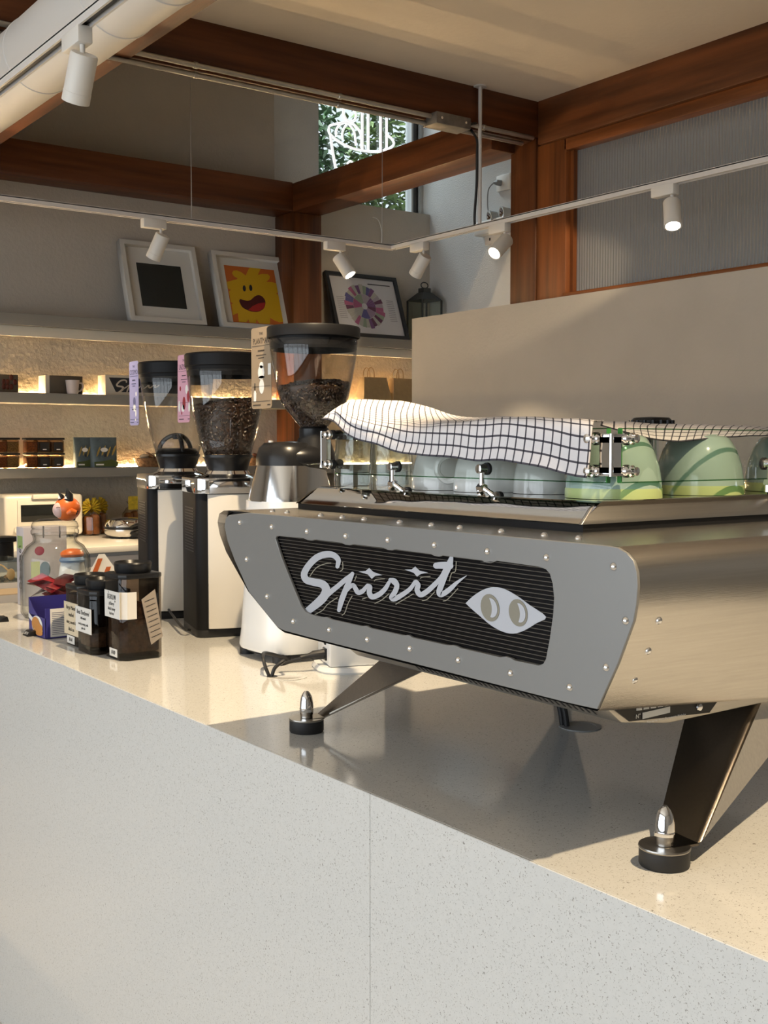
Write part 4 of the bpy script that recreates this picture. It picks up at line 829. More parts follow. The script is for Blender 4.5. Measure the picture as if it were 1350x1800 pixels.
# emergency lamp and sockets on the stairwell wall
XE = 5.0
e = at(872, 385, X=XE); em_ = thing('emergency_lamp', 'white emergency lamp with two round heads on the stairwell wall', 'lamp', tuple(e))
obj('lamp_body', bx(XE - .07, XE, e.y - .16, e.y + .14, e.z - .10, e.z - .01, bev=.012), WHITE, em_)
for px, py in ((862, 382), (884, 375)):
    c = at(px, py, X=XE - .06); hd = obj('lamp_head', MB().lathe([(0, -.05), (.03, -.045), (.042, 0), (.045, .01), (.038, .012), (.032, .004)], c, 20, (-.75, .3, -.1)), mat('grey_clear_plastic', (.40, .40, .39), .25), em_)
    obj('reflector', MB().lathe([(.036, .009), (.02, -.004), (0, -.01)], c, 20, (-.75, .3, -.1)), CHROME, hd); obj('bracket', MB().cyl(c + Vector((.02, 0, -.02)), (XE - .035, c.y - .02, e.z - .012), .012, n=10), WHITE, em_)
s1 = at(886, 322, X=XE); so = thing('wall_socket', 'white wall socket with a grey plug above the emergency lamp', 'socket', tuple(s1))
obj('socket_plate', bx(XE - .018, XE, s1.y - .075, s1.y + .055, s1.z - .05, s1.z + .05, bev=.004), WHITE, so); pc = Vector((XE - .03, s1.y + .012, s1.z))
obj('plug', MB().tube([pc + Vector((.015, 0, 0)), pc + Vector((-.01, .01, .002)), pc + Vector((-.02, .03, .004))], [.02, .018, .008], 10), mat('plug_grey', (.25, .26, .27), .5), so)
obj('plug_cable', MB().tube([Vector(q) for q in spline([tuple(pc + Vector((-.02, .03, .004))), tuple(pc + Vector((-.02, .08, -.03))), tuple(pc + Vector((-.01, .10, -.12))), tuple(pc + Vector((-.01, .085, -.2)))], 5)], .004, 6), mat('plug_grey', (.25, .26, .27), .5), so)
s2 = at(866, 416, X=XE); so = thing('wall_socket', 'white three pin wall socket below the emergency lamp', 'socket', tuple(s2)); obj('socket_plate', bx(XE - .02, XE, s2.y - .10, s2.y + .055, s2.z - .05, s2.z + .04, bev=.004), WHITE, so)
for dy, dz in ((.022, .016), (-.012, .018), (.004, -.018)): obj('pin_hole', bx(XE - .0215, XE - .019, s2.y + dy - .006, s2.y + dy + .006, s2.z + dz - .009, s2.z + dz + .009), RUBBER, so, sm=False)

# ------------------------------------------------------------------ shelves on the back wall
SHM = mat('shelf_paint', (.25, .235, .21), .75); SHL = mat('shelf_pale_edge', (.62, .57, .48), .6); LED = mat('led_strip', (1, 1, 1), .5, emit=(1, .70, .36), estr=420)
YS = 6.10
def shelf(label, z, th, x0, x1, lip=False, led=True):
    t = thing('wall_shelf', label, 'shelf', ((x0 + x1) / 2, YS, z - th))
    obj('shelf_board', bx(x0, x1, YS, YB, z - th, z, bev=.002), SHM, t)
    if lip: obj('under_lip', bx(x0, x1, YS + .035, YS + .06, z - th - .055, z - th, bev=.002), SHL, t)
    if led: obj('led_strip', bx(x0, x1, YB - .014, YB - .004, z + .001, z + .006), LED, t, sm=False)
    return t
shelf('top grey display shelf holding the framed pictures', 2.106, .062, .5, 4.84, True, False)
shelf('middle lit display shelf with boxes and paper bags', 1.688, .055, .5, 4.84)
shelf('lower lit display shelf with jars and pouches', 1.283, .052, .5, 4.84)
struct('trim_11', bx(.5, 4.84, YB - .012, YB, .95, 2.04), NICHE, 'rough plaster niche behind the lit shelves')
# framed pictures leaning on the wall
def leaning(name, label, bl, br, top_px, fcol, fw_, depth, matw):
    A = at(*bl, Y=6.145); B = at(*br, Y=6.145); A.z = B.z = 2.107; T = at(*top_px, Y=YB - .02)
    h = math.hypot(T.y - A.y, T.z - A.z); ya = Vector((0, T.y - A.y, T.z - A.z)).normalized(); w_ = B.x - A.x
    t = thing('framed_picture', label, 'picture', tuple((A + B) / 2), group='framed pictures on the top shelf'); M = frame(A, (1, 0, 0), ya)
    place('frame', fill('frame', [[(0, 0), (w_, 0), (w_, h), (0, h)], [(fw_, fw_), (w_ - fw_, fw_), (w_ - fw_, h - fw_), (fw_, h - fw_)]], depth / 2, .001), fcol, M @ Matrix.Translation((0, 0, 0)), t)
    place('mat_board', fill('mat_board', [[(fw_, fw_), (w_ - fw_, fw_), (w_ - fw_, h - fw_), (fw_, h - fw_)]], .002), matw, M @ Matrix.Translation((0, 0, -depth * .1)), t)
    return t, M @ Matrix.Translation((0, 0, -depth * .1 + .0025)), w_, h
PW = mat('picture_white', (.62, .60, .56), .5); PWM = mat('mat_white', (.60, .59, .56), .7); PBK = mat('picture_black_frame', (.012, .012, .013), .4)
t, M, w_, h = leaning('p', 'white framed dark print on the top shelf', (228, 566), (361, 577), (215, 424), PW, .026, .05, PWM)
place('print', fill('print', [[(w_ * .20, h * .21), (w_ * .79, h * .21), (w_ * .79, h * .75), (w_ * .20, h * .75)]], .0008), mat('dark_print', (.012, .014, .013), .12), M, t); 
t, M, w_, h = leaning('p', 'white framed orange print of a yellow smiling shaggy face', (390, 577), (523, 588), (380, 444), PW, .026, .05, PWM)
x0, x1, y0, y1 = w_ * .165, w_ * .83, h * .09, h * .845
def uv(a, b):
    u, v = .5, .5
    for _ in range(8): u = (a - (235 + 80 * v)) / 815; v = (b - (315 + 85 * u)) / (930 - 45 * u)
    return (x0 + max(0, min(1, u)) * (x1 - x0), y1 - max(0, min(1, v)) * (y1 - y0))
ORG = mat('print_orange', (.52, .13, .02), .6); YEL = mat('print_yellow', (.62, .38, .01), .6); MAR = mat('print_maroon', (.07, .006, .008), .6); RED = mat('print_red', (.38, .02, .02), .6)
place('print', fill('print', [[(x0, y0), (x1, y0), (x1, y1), (x0, y1)]], .0005), ORG, M, t)
face = [(255, 595), (420, 552), (440, 535), (380, 500), (355, 450), (380, 410), (430, 405), (500, 430), (575, 490), (610, 420), (650, 355), (830, 375), (800, 430), (775, 480), (850, 460), (940, 465), (975, 500), (960, 545), (905, 590), (1000, 595), (1090, 615), (1095, 760), (1050, 780), (1098, 800), (1120, 1010), (1100, 1020), (1135, 1060), (1140, 1225), (1060, 1235), (980, 1205), (915, 1165), (900, 1265), (730, 1260), (690, 1195), (670, 1255), (570, 1248), (555, 1200), (520, 1245), (400, 1240), (395, 1100), (315, 1135), (305, 960), (330, 945), (295, 920), (285, 750), (315, 725), (270, 700)]
place('print', fill('print', [[uv(*q) for q in face]], .0005), YEL, M @ Matrix.Translation((0, 0, .0012)), t)
M2 = M @ Matrix.Translation((0, 0, .0024))
for cx, cy in ((531, 700), (637, 690)): place('print', fill('print', [[uv(*q) for q in ell(cx, cy, 25, 50, 0)]], .0005), DI, M2, t)
mo = [(432, 905), (450, 875), (490, 885), (560, 900), (620, 885), (680, 835), (740, 808), (800, 820), (848, 875), (855, 940), (820, 1020), (740, 1070), (650, 1078), (560, 1055), (470, 1000)]
place('print', fill('print', [[uv(*q[:2]) for q in spline(mo + mo[:1], 3)[:-1]]], .0005), MAR, M2, t)
place('print', fill('print', [[uv(*q) for q in [(560, 1050), (640, 985), (740, 940), (850, 925), (850, 955), (818, 1018), (740, 1066), (650, 1072)]]], .0004), RED, M @ Matrix.Translation((0, 0, .0036)), t)
t, M, w_, h = leaning('p', 'black framed print with a multicoloured wheel chart', (593, 588), (718, 599), (577, 478), PBK, .022, .03, mat('chart_paper', (.55, .54, .56), .6))
cx, cy = w_ * .47, h * .50; cols = [(.16, .07, .18), (.34, .30, .34), (.24, .30, .22), (.36, .10, .20), (.40, .38, .34), (.10, .09, .24), (.30, .22, .30), (.12, .04, .08)]
rnd = random.Random(4)
for k in range(30):
    a0, a1 = 2 * math.pi * k / 30, 2 * math.pi * (k + .96) / 30; ro = h * (.33 + .03 * rnd.random()); ri = h * .2
    for (rA, rB, cc) in ((ri, ro, cols[rnd.randrange(8)]), (h * .05, ri * .98, cols[(k // 4) % 8])):
        pts_ = [(cx + rB * math.cos(a0), cy + rB * math.sin(a0)), (cx + rB * math.cos(a1), cy + rB * math.sin(a1)), (cx + rA * math.cos(a1), cy + rA * math.sin(a1)), (cx + rA * math.cos(a0), cy + rA * math.sin(a0))]
        place('chart_wedge', fill('chart_wedge', [pts_], .0004), mat('wedge_%d' % cols.index(cc), cc, .6), M, t)
GI = mat('ink_grey', (.28, .27, .29), .7)
for k in range(12):
    for u in (.10, .80): place('print_line', fill('print_line', [[(w_ * u, h * (.62 - k * .03)), (w_ * (u + .10), h * (.62 - k * .03)), (w_ * (u + .10), h * (.628 - k * .03)), (w_ * u, h * (.628 - k * .03))]], .0004), GI, M, t)
place('print_line', fill('print_line', [[(w_ * .58, h * .86), (w_ * .9, h * .86), (w_ * .9, h * .875), (w_ * .58, h * .875)]], .0004), DI, M, t)
# lantern
lc = at(746, 596, Y=6.2); lc.z = 2.107; t = thing('candle_lantern', 'dark metal candle lantern beside the wheel chart', 'lantern', tuple(lc)); LM = mat('lantern_metal', (.05, .052, .05), .5, .4)
s_ = .082
for sx in (-1, 1):
    for sy in (-1, 1): obj('post', bx(lc.x + sx * s_ - .005, lc.x + sx * s_ + .005, lc.y + sy * s_ - .005, lc.y + sy * s_ + .005, lc.z + .01, lc.z + .28), LM, t, sm=False)
obj('lantern_base', bx(lc.x - .085, lc.x + .085, lc.y - .085, lc.y + .085, lc.z, lc.z + .012), LM, t)
for sx, sy in ((0, -1), (-1, 0), (1, 0), (0, 1)): obj('pane', bx(lc.x + sx * s_ - (.002 if sx else .07), lc.x + sx * s_ + (.002 if sx else .07), lc.y + sy * s_ - (.002 if sy else .07), lc.y + sy * s_ + (.002 if sy else .07), lc.z + .012, lc.z + .28), GLASS, t, sm=False)
m = MB(); m.add([lc + Vector(q) for q in ((-.088, -.088, .28), (.088, -.088, .28), (.088, .088, .28), (-.088, .088, .28), (-.035, -.035, .335), (.035, -.035, .335), (.035, .035, .335), (-.035, .035, .335))], [(0, 1, 5, 4), (1, 2, 6, 5), (2, 3, 7, 6), (3, 0, 4, 7), (4, 5, 6, 7), (3, 2, 1, 0)]); m.box(lc.x - .03, lc.x + .03, lc.y - .03, lc.y + .03, lc.z + .335, lc.z + .365); obj('roof', m, LM, t, sm=False)
obj('ring', MB().tube([lc + Vector((.03 * math.cos(a), 0, .385 + .02 * math.sin(a))) for a in [2 * math.pi * k / 20 for k in range(20)]], .004, 6, closed=True), LM, t)
obj('candle', MB().cyl(lc + Vector((0, 0, .012)), lc + Vector((0, 0, .09)), .03), mat('candle_wax', (.5, .48, .42), .5), t)
# boxes, mug, bags, jars, pouches, basket
KR = mat('kraft_paper', (.30, .205, .10), .8, 0, .08, 30); CARD = mat('pale_carton', (.60, .53, .42), .7); BRN = mat('brown_print', (.10, .075, .05), .6)
def sx_(px, Y=6.2): return at(px, 690, Y=Y).x
Z2, Z3 = 1.689, 1.284
b_ = thing('gift_box', 'dark box with reddish brown beans on it at the left edge', 'box', (sx_(8), 6.2, Z2)); x0, x1 = sx_(-14), sx_(28); obj('carton', bx(x0, x1, 6.16, 6.26, Z2, Z2 + .095, bev=.002), BRN, b_)
for k in range(7): obj('bean_print', MB().ball((x0 + .05 + .02 * (k % 4), 6.158, Z2 + .03 + .025 * (k // 3)), .012, .004, .016, 10, 6), mat('bean_red', (.10, .018, .008), .3), b_)
b_ = thing('gift_box', 'brown carton with faint lettering behind the pale mug', 'box', (sx_(111), 6.2, Z2)); x0, x1 = sx_(84), sx_(142); obj('carton', bx(x0, x1, 6.17, 6.28, Z2, Z2 + .10, bev=.002), BRN, b_); obj('carton_side', bx(x0 - .022, x0 - .0005, 6.17, 6.28, Z2, Z2 + .10), CARD, b_)
mg = Vector((sx_(127, 6.13), 6.125, Z2)); t = thing('mug', 'pale pink mug in front of the brown carton', 'mug', tuple(mg)); MG = mat('mug_pink', (.55, .48, .47), .3)
obj('mug_body', MB().lathe([(0, 0), (.028, 0), (.031, .008), (.036, .06), (.038, .074), (.035, .074), (.032, .06), (.027, .01), (0, .008)], mg, 28), MG, t); obj('handle', MB().tube([Vector(q) for q in spline([tuple(mg + Vector(q)) for q in ((.034, 0, .06), (.055, 0, .058), (.058, 0, .035), (.045, 0, .018), (.031, 0, .016))], 4)], .005, 8), MG, t)
b_ = thing('gift_box', 'pale carton with black panel and white script behind the lilac card', 'box', (sx_(235), 6.2, Z2)); x0, x1 = sx_(182), sx_(330); bw = x1 - x0; obj('carton', bx(x0, x1, 6.17, 6.28, Z2, Z2 + .115, bev=.002), CARD, b_)
Mb = frame((x0, 6.1688, Z2), (1, 0, 0), (0, 0, 1)); place('logo_panel', fill('logo_panel', [[(.02, .10), (bw - .02, .10), (bw - .05, .02), (.06, .02)]], .0004), DI, Mb, b_)
for s_ in S:
    q = spline(s_, 3); L_ = []; Rr = []
    for i in range(len(q)):
        a = q[max(i - 1, 0)]; d_ = q[min(i + 1, len(q) - 1)]; dx, dy = d_[0] - a[0], d_[1] - a[1]; l = math.hypot(dx, dy) or 1; hh = q[i][2] / 2
        L_.append((q[i][0] - dy / l * hh, q[i][1] + dx / l * hh)); Rr.append((q[i][0] + dy / l * hh, q[i][1] - dx / l * hh))
    f_ = lambda p: Vector((.06 + (p[0] - 180) * .00026, .095 - (p[1] - .10 * p[0] - 130) * .00019, .0008)); mb = MB(); n = len(q); mb.add([f_(p) for p in L_] + [f_(p) for p in Rr], [(i, i + 1, n + i + 1, n + i) for i in range(n - 1)]); place('letter_stroke', mb.mesh('letter_stroke'), CARD, Mb, b_)
for i, (pa, pb, lb) in enumerate(((640, 690, 'brown paper carrier bag with cup drawing on the middle shelf'), (692, 742, 'brown paper carrier bag with two dots beside the half wall'))):
    x0, x1 = sx_(pa, 6.12), sx_(pb, 6.12); t = thing('paper_bag', lb, 'bag', ((x0 + x1) / 2, 6.17, Z2), group='paper bags on the middle shelf'); m = MB()
    wv = x1 - x0 - .05; c = [Vector(q) for q in ((x0, 6.12, Z2), (x1, 6.12, Z2), (x1, 6.24, Z2), (x0, 6.24, Z2), (x0 + .03, 6.16, Z2 + .165), (x1 - .02, 6.16, Z2 + .165), (x1 - .02, 6.21, Z2 + .165), (x0 + .03, 6.21, Z2 + .165))]
    m.add(c, [(0, 1, 5, 4), (1, 2, 6, 5), (2, 3, 7, 6), (3, 0, 4, 7), (3, 2, 1, 0)]); o = obj('bag_body', m, KR, t, sm=False); q_ = o.modifiers.new('thickness', 'SOLIDIFY'); q_.thickness = .002
    for y in (6.16, 6.21): obj('bag_handle', MB().tube([Vector(q) for q in spline([(x0 + .055, y, Z2 + .16), (x0 + .058, y, Z2 + .20), (x0 + .075, y, Z2 + .225), (x0 + .095, y, Z2 + .223), (x0 + .108, y, Z2 + .20), (x0 + .11, y, Z2 + .16)], 4)], .003, 6), KR, t)
    Mp = frame(((x0 + x1) / 2, 6.1445, Z2 + .09), (1, 0, 0), Vector((0, .04, .165)))
    for pts_ in ([ell(-.012, 0, .009, .013, 0), ell(.018, 0, .008, .012, 0)] if i else [[(-.035, -.012), (.03, -.012), (.02, -.03), (-.025, -.03)], [(-.025, .0), (.015, .0), (.005, .02), (-.005, .032), (-.015, .02)]]): place('print', fill('print', [pts_], .0008), BRN, Mp, t)
JL = mat('jar_lid_black', (.015, .013, .012), .4); JG = thin('jar_amber_glass', (.75, .62, .5)); rnd = random.Random(11)
jc = [((.20, .07, .015), .0), ((.03, .02, .015), 0), ((.10, .06, .03), 0), ((.20, .15, .06), 0)]
n_ = 0
for col_, px in enumerate((-4, 17, 52, 72, 96)):
    for row in (0, 1):
        x = sx_(px, 6.16); z = Z3 + row * .082; cc = (0, 3, 0, 1, 2)[col_]
        lb = ('upper' if row else 'lower') + ' storage jar with black lid, ' + ('at the left edge', 'second column from the left edge', 'with amber filling left in the three column stack', 'with black label in the middle of the stack', 'with black label right in the stack next to pouches')[col_]
        t = thing('storage_jar', lb, 'jar', (x, 6.16, z), group='stacked storage jars'); r_ = .034 if col_ != 2 else .03
        m = MB(); m.box(x - r_, x + r_, 6.16 - r_, 6.16 + r_, z + .003, z + .060, bev=.007); obj('contents', m, mat('jar_fill_%d' % cc, jc[cc][0], .35, 0, .6, 120), t)
        m = MB(); m.box(x - r_ - .003, x + r_ + .003, 6.157 - r_, 6.163 + r_, z, z + .070, bev=.008); obj('jar_wall', m, JG, t)
        m = MB(); m.box(x - r_ - .005, x + r_ + .005, 6.155 - r_, 6.165 + r_, z + .070, z + .0815, bev=.003); obj('jar_lid', m, JL, t)
        if col_ > 2: obj('jar_label', bx(x - .022, x + .026, 6.1555 - r_, 6.1565 - r_, z + .012, z + .056), mat('label_black', (.02, .018, .017), .5), t); obj('price_mark', bx(x - .008, x + .012, 6.155 - r_, 6.1558 - r_, z + .016, z + .021), WI, t)
for i, (pa, pb, lb, y) in enumerate(((128, 164, 'blue grey coffee pouch partly hidden behind another pouch', 6.20), (158, 203, 'blue grey coffee pouch with green base and yellow leaves in front', 6.15))):
    x0, x1 = sx_(pa, y), sx_(pb, y); t = thing('coffee_pouch', lb, 'pouch', ((x0 + x1) / 2, y, Z3), group='coffee pouches on the lower shelf'); rows = []
    for (v, th_) in ((0, .035), (.03, .036), (.07, .03), (.12, .018), (.155, .005), (.168, .002)):
        w_ = (x1 - x0) / 2 * (1.0 + .03 * v / .168); cx = (x0 + x1) / 2; rows.append([Vector((cx + w_ * math.cos(a) if abs(math.cos(a)) > .99 else cx + w_ * math.copysign(abs(math.cos(a)) ** .5, math.cos(a)), y + th_ * math.sin(a), Z3 + v)) for a in [2 * math.pi * k / 24 for k in range(25)]])
    m = MB(); m.grid(rows); m.add(rows[0][:-1], [tuple(range(24))]); obj('pouch_body', m, mat('pouch_blue', (.075, .11, .13), .5, 0, .2, 25, .2, 40), t, ang=60)
    fy = y - .037; w_ = x1 - x0
    def pr(pts_, m_, dy=0): place('print', fill('print', [[(x0 + a * w_, b) for a, b in pts_]], .0006), m_, frame((0, fy - dy, Z3), (1, 0, 0), (0, 0, 1)), t)
    pr([(.05, .004), (.95, .004), (.97, .03), (.7, .045), (.4, .035), (.03, .03)], mat('pouch_green', (.07, .09, .02), .6))
    for k in range(4): pr(ell(.2 + .2 * k, .088 + .006 * (k % 2), .085, .013, .3), mat('pouch_yellow', (.35, .24, .06), .6), .001)
    pr(ell(.42, .098, .14, .012, 0), WI, .002); pr([(.4, .06), (.5, .058), (.48, .075), (.42, .072)], DI, .001); pr([(.1, .012), (.4, .012), (.4, .02), (.1, .02)], WI, .001)
def basket(label, px0, px1, seed):
    x0, x1 = sx_(px0, 6.16), sx_(px1, 6.16); t = thing('bread_basket', label, 'basket', ((x0 + x1) / 2, 6.17, Z3)); m = MB(); WK = mat('wicker_brown', (.20, .10, .04), .7, 0, .4, 60, .5, 80)
    m.lathe([((x1 - x0) * .36, Z3), ((x1 - x0) * .40, Z3 + .01), ((x1 - x0) * .5, Z3 + .05), ((x1 - x0) * .47, Z3 + .05), (.05, Z3 + .012), (0, Z3 + .012)], ((x0 + x1) / 2, 6.17, 0), 28); obj('basket_bowl', m, WK, t); rnd = random.Random(seed)
    for k in range(6): obj('wrapped_snack', MB().ball(((x0 + x1) / 2 + rnd.uniform(-.06, .06), 6.17 + rnd.uniform(-.04, .04), Z3 + .055 + rnd.uniform(0, .012)), .03, .02, .014, 10, 6, Matrix.Rotation(rnd.uniform(-.6, .6), 4, 'Y')), mat('snack_%d' % (k % 3), ((.30, .18, .10), (.16, .05, .02), (.45, .36, .26))[k % 3], .35), t)
basket('brown basket of wrapped snacks seen beside the empty hopper', 236, 292, 2); basket('brown basket of wrapped snacks seen between the hoppers', 425, 500, 5)

# ------------------------------------------------------------------ back counter and what stands on it
BZ = .92; YF = at(200, 960, Z=BZ).y
bc = thing('back_counter', 'pale back counter under the shelves', 'counter', (2.5, YF, 0)); BCM = mat('back_counter_top', (.60, .56, .49), .2)
obj('worktop', bx(.4, 4.83, YF, YB - .02, BZ - .03, BZ, bev=.002), BCM, bc); obj('cabinet_front', bx(.42, 4.83, YF + .04, YB - .02, .1, BZ - .03), mat('cabinet_grey', (.42, .42, .41), .5), bc)
for k in range(8): obj('drawer_front', bx(.45 + k * .54, .97 + k * .54, YF + .022, YF + .04, .62, BZ - .05, bev=.002), mat('drawer_pale', (.50, .46, .42), .5), bc)
o0 = at(147, 943, Z=BZ); ow = .42; ox0 = o0.x - ow; oy = o0.y; OV = mat('oven_cream', (.66, .60, .50), .35)
t = thing('toaster_oven', 'cream toaster oven with dark window on the back counter', 'oven', (o0.x - ow / 2, oy, BZ)); OH = at(147, 868, Y=oy).z - BZ
obj('oven_body', bx(ox0, o0.x, oy, oy + .30, BZ + .012, BZ + OH, bev=.018, seg=3), OV, t)
for sx in (.04, ow - .04):
    for sy in (.04, .26): obj('foot', MB().cyl((ox0 + sx, oy + sy, BZ), (ox0 + sx, oy + sy, BZ + .014), .014, n=12), RUBBER, t)
def opx(px, py): return at(px, py, Y=oy)
a, b = opx(30, 880), opx(140, 925); a2, b2 = opx(36, 888), opx(132, 914)
dr = obj('oven_door', bx(a.x, b.x, oy - .004, oy + .001, b.z, a.z, bev=.003), mat('oven_cream_door', (.62, .56, .47), .35), t); obj('door_window', bx(a2.x, b2.x, oy - .006, oy - .003, b2.z, a2.z, bev=.001), mat('oven_glass', (.012, .013, .012), .08), dr)
a, b = opx(56, 869), opx(106, 876); obj('handle', bx(a.x, b.x, oy - .02, oy - .004, b.z, a.z, bev=.004), OV, dr)
for px in (30, 136): q = opx(px, 932); obj('knob', MB().cyl((q.x, oy - .016, q.z), (q.x, oy, q.z), .018, n=20), OV, t)
# bread bags with yellow bows
CEL = thin('cellophane', (.93, .86, .76), 1.6, .12); BR = mat('bread_crust', (.23, .085, .02), .6, 0, .4, 30, .4, 40); BOW = mat('yellow_bow', (.62, .45, .03), .5, 0, .25, 60)
for i, (px, py, lb, tw) in enumerate(((160, 936, 'bag of bread with yellow bow right of the toaster oven', 1), (172, 934, 'bag of bread with yellow bow behind the waffle maker', 1), (232, 930, 'bag of bread with square yellow paper label by the grinder', 0))):
    p = at(px, 938, Z=BZ); p = Vector((at(px, py, Y=5.95 + .09 * i).x, 5.95 + .09 * i, BZ)); t = thing('bread_bag', lb, 'bread bag', tuple(p), group='bread bags on the back counter')
    m = MB(); m.box(p.x - .040, p.x + .002, p.y - .03, p.y + .03, BZ + .004, BZ + .105, bev=.014); m.box(p.x - .002, p.x + .042, p.y - .034, p.y + .028, BZ + .004, BZ + .115, bev=.016); obj('loaf', m, BR, t)
    m = MB(); m.lathe([(0, BZ + .001), (.045, BZ + .001), (.055, BZ + .03), (.052, BZ + .10), (.03, BZ + .13), (.012, BZ + .145), (.03, BZ + .17)], (p.x, p.y, 0), 18)
    for v in m.bm.verts:
        if v.co.z > BZ + .02: v.co.x += .004 * math.sin(v.co.y * 300); v.co.y += .004 * math.sin(v.co.x * 260)
    obj('cellophane', m, CEL, t, ang=20)
    if tw:
        m = MB(); c = p + Vector((0, -.01, .15))
        for s_ in (-1, 1):
            rows = []
            for k in range(13):
                a = R(-50 + 130 * k / 12); r_ = .055; rows.append([c, c + Vector((s_ * r_ * .5 * math.cos(a), .006 * (-1) ** k, r_ * .5 * math.sin(a))), c + Vector((s_ * r_ * math.cos(a), .010 * (-1) ** k, r_ * math.sin(a)))])
            m.grid(rows)
        o = obj('bow', m, BOW, t, ang=20); q_ = o.modifiers.new('thickness', 'SOLIDIFY'); q_.thickness = .001
    else: obj('paper_label', bx(p.x - .045, p.x + .06, p.y - .058, p.y - .056, BZ + .125, BZ + .20), BOW, t)
# waffle maker
wf = at(222, 943, Z=BZ + .005); wf.z = BZ; t = thing('waffle_maker', 'chrome and black waffle maker on the back counter', 'waffle maker', tuple(wf)); wr = .115
obj('lower_shell', MB().lathe([(0, .006), (wr * .8, .006), (wr * .9, .012), (wr, .032), (wr, .048), (0, .048)], wf, 40), ALUM, t); obj('hinge_band', MB().lathe([(wr * .99, .047), (wr * 1.02, .050), (wr * 1.02, .060), (wr * .99, .063)], wf, 40), BPLAST, t)
obj('upper_shell', MB().lathe([(wr, .062), (wr * .98, .075), (wr * .85, .095), (wr * .5, .104), (0, .106)], wf, 40), CHROME, t)
obj('handle', MB().tube([Vector(q) for q in spline([tuple(wf + Vector(q)) for q in ((-.02, -.112, .062), (.0, -.15, .075), (.05, -.155, .08), (.08, -.13, .085), (.075, -.07, .10))], 4)], .009, 8), BPLAST, t)
obj('lower_handle', MB().tube([Vector(q) for q in spline([tuple(wf + Vector(q)) for q in ((-.02, -.108, .030), (.0, -.145, .028), (.05, -.15, .028), (.08, -.11, .030))], 4)], .009, 8), BPLAST, t)
for k in range(4): a = k * 1.57 + .8; obj('foot', MB().cyl(wf + Vector((wr * .7 * math.cos(a), wr * .7 * math.sin(a), 0)), wf + Vector((wr * .7 * math.cos(a), wr * .7 * math.sin(a), .008)), .012, n=12), RUBBER, t)

# ------------------------------------------------------------------ bar counter, far end: canisters, biscuit box, jar, carton
SMK = thin('smoked_plastic', (.50, .44, .38), .9, .02, .35); COF = mat('ground_coffee', (.075, .040, .022), .8, 0, .5, 110, .5, 90); LAB = mat('label_white', (.70, .67, .62), .7); LABC = mat('label_cream', (.62, .52, .36), .7); INK = mat('ink_black', (.015, .013, .012), .6); RCP = mat('receipt_paper', (.30, .25, .20), .7)
def canister(label, x, y, s, h, fillh, pile):
    """smoked square canister; x, y = the corner nearest -X and -Y; lid ring on top"""
    t = thing('coffee_canister', label, 'canister', (x + s / 2, y + s / 2, CT), group='smoked coffee canisters'); c = s * .14
    o2 = [(x + c, y), (x + s - c, y), (x + s, y + c), (x + s, y + s - c), (x + s - c, y + s), (x + c, y + s), (x, y + s - c), (x, y + c)]
    P = lambda z, k=0: [Vector(((a - x - s / 2) * (1 - k) + x + s / 2, (b - y - s / 2) * (1 - k) + y + s / 2, z)) for a, b in o2]
    obj('canister_wall', MB().prism(P(CT + .0005), (0, 0, h), bev=.001), SMK, t)
    m = MB(); m.prism(P(CT + .016, .10), (0, 0, fillh)); 
    for v in m.bm.verts:
        if v.co.z > CT + .05: v.co.z -= pile * ((v.co.x - x) / s - .2)
    obj('ground_coffee', m, COF, t)
    obj('thick_base', MB().prism(P(CT + .002, .04), (0, 0, .006)), SMK, t)
    obj('shoulder', MB().prism(P(CT + h, -.02), (0, 0, .010), bev=.002), BPLAST, t)
    obj('lid_ring', MB().lathe([(s * .36, CT + h + .008), (s * .40, CT + h + .014), (s * .415, CT + h + .030), (s * .39, CT + h + .033), (s * .34, CT + h + .026), (0, CT + h + .025)], (x + s / 2, y + s / 2, 0), 36), BPLAST, t); return t
def facex(t, name, x, y0, y1, z0, z1, m): return obj(name, bx(x - .0012, x - .0004, y0, y1, z0, z1), m, t, sm=False)
def write(par, x, yc, z, body, size, m=None, width=.8): place('handwriting', text('handwriting', body, size, .0001, shear=.15, width=width), m or INK, frame((x - .0016, yc, z), (0, -1, 0), (0, 0, 1)), par)
xa, ya = .960, 2.247; sA = .097
t = canister('tall smoked coffee canister nearest the machine with a receipt stuck on', xa, ya, sA, .172, .115, .03)
l = facex(t, 'paper_label', xa, ya + .006, ya + sA - .012, CT + .088, CT + .145, LAB); obj('paper_label', bx(xa + .013, xa + .034, ya - .0012, ya - .0004, CT + .088, CT + .145), LAB, l, sm=False); obj('paper_label', MB().prism([Vector((xa - .0012, ya + .0135, CT + .088)), Vector((xa + .0135, ya - .0012, CT + .088)), Vector((xa + .0138, ya - .0004, CT + .088)), Vector((xa - .0004, ya + .0140, CT + .088))], (0, 0, .057)), LAB, l, sm=False)
for (b_, z, s_) in (('ช่อชมพู', .133, .019), ('# Berry', .118, .011), ('black honey', .107, .010), ('fruit tea', .097, .009)): write(l, xa, ya + .048, CT + z, b_, s_)
l = facex(t, 'price_sticker', xa, ya + .022, ya + .062, CT + .006, CT + .023, LAB); write(l, xa, ya + .042, CT + .0145, '฿180', .012)
m = MB(); m.prism([Vector((xa + .045, ya - .001, CT + .128)), Vector((xa + .076, ya - .001, CT + .148)), Vector((xa + .093, ya - .001, CT + .046)), Vector((xa + .066, ya - .001, CT + .030))], (0, .0006, 0)); l = obj('receipt', m, RCP, t, sm=False)
for k in range(8): place('print_line', fill('print_line', [[(0, 0), (.022, .007), (.022, .0082), (0, .0012)]], .0001), INK, frame((xa + .052 + k * .0021, ya - .0016, CT + .122 - k * .011), (1, 0, 0), (0, 0, 1)), l)
xb_, yb_ = .937, 2.350
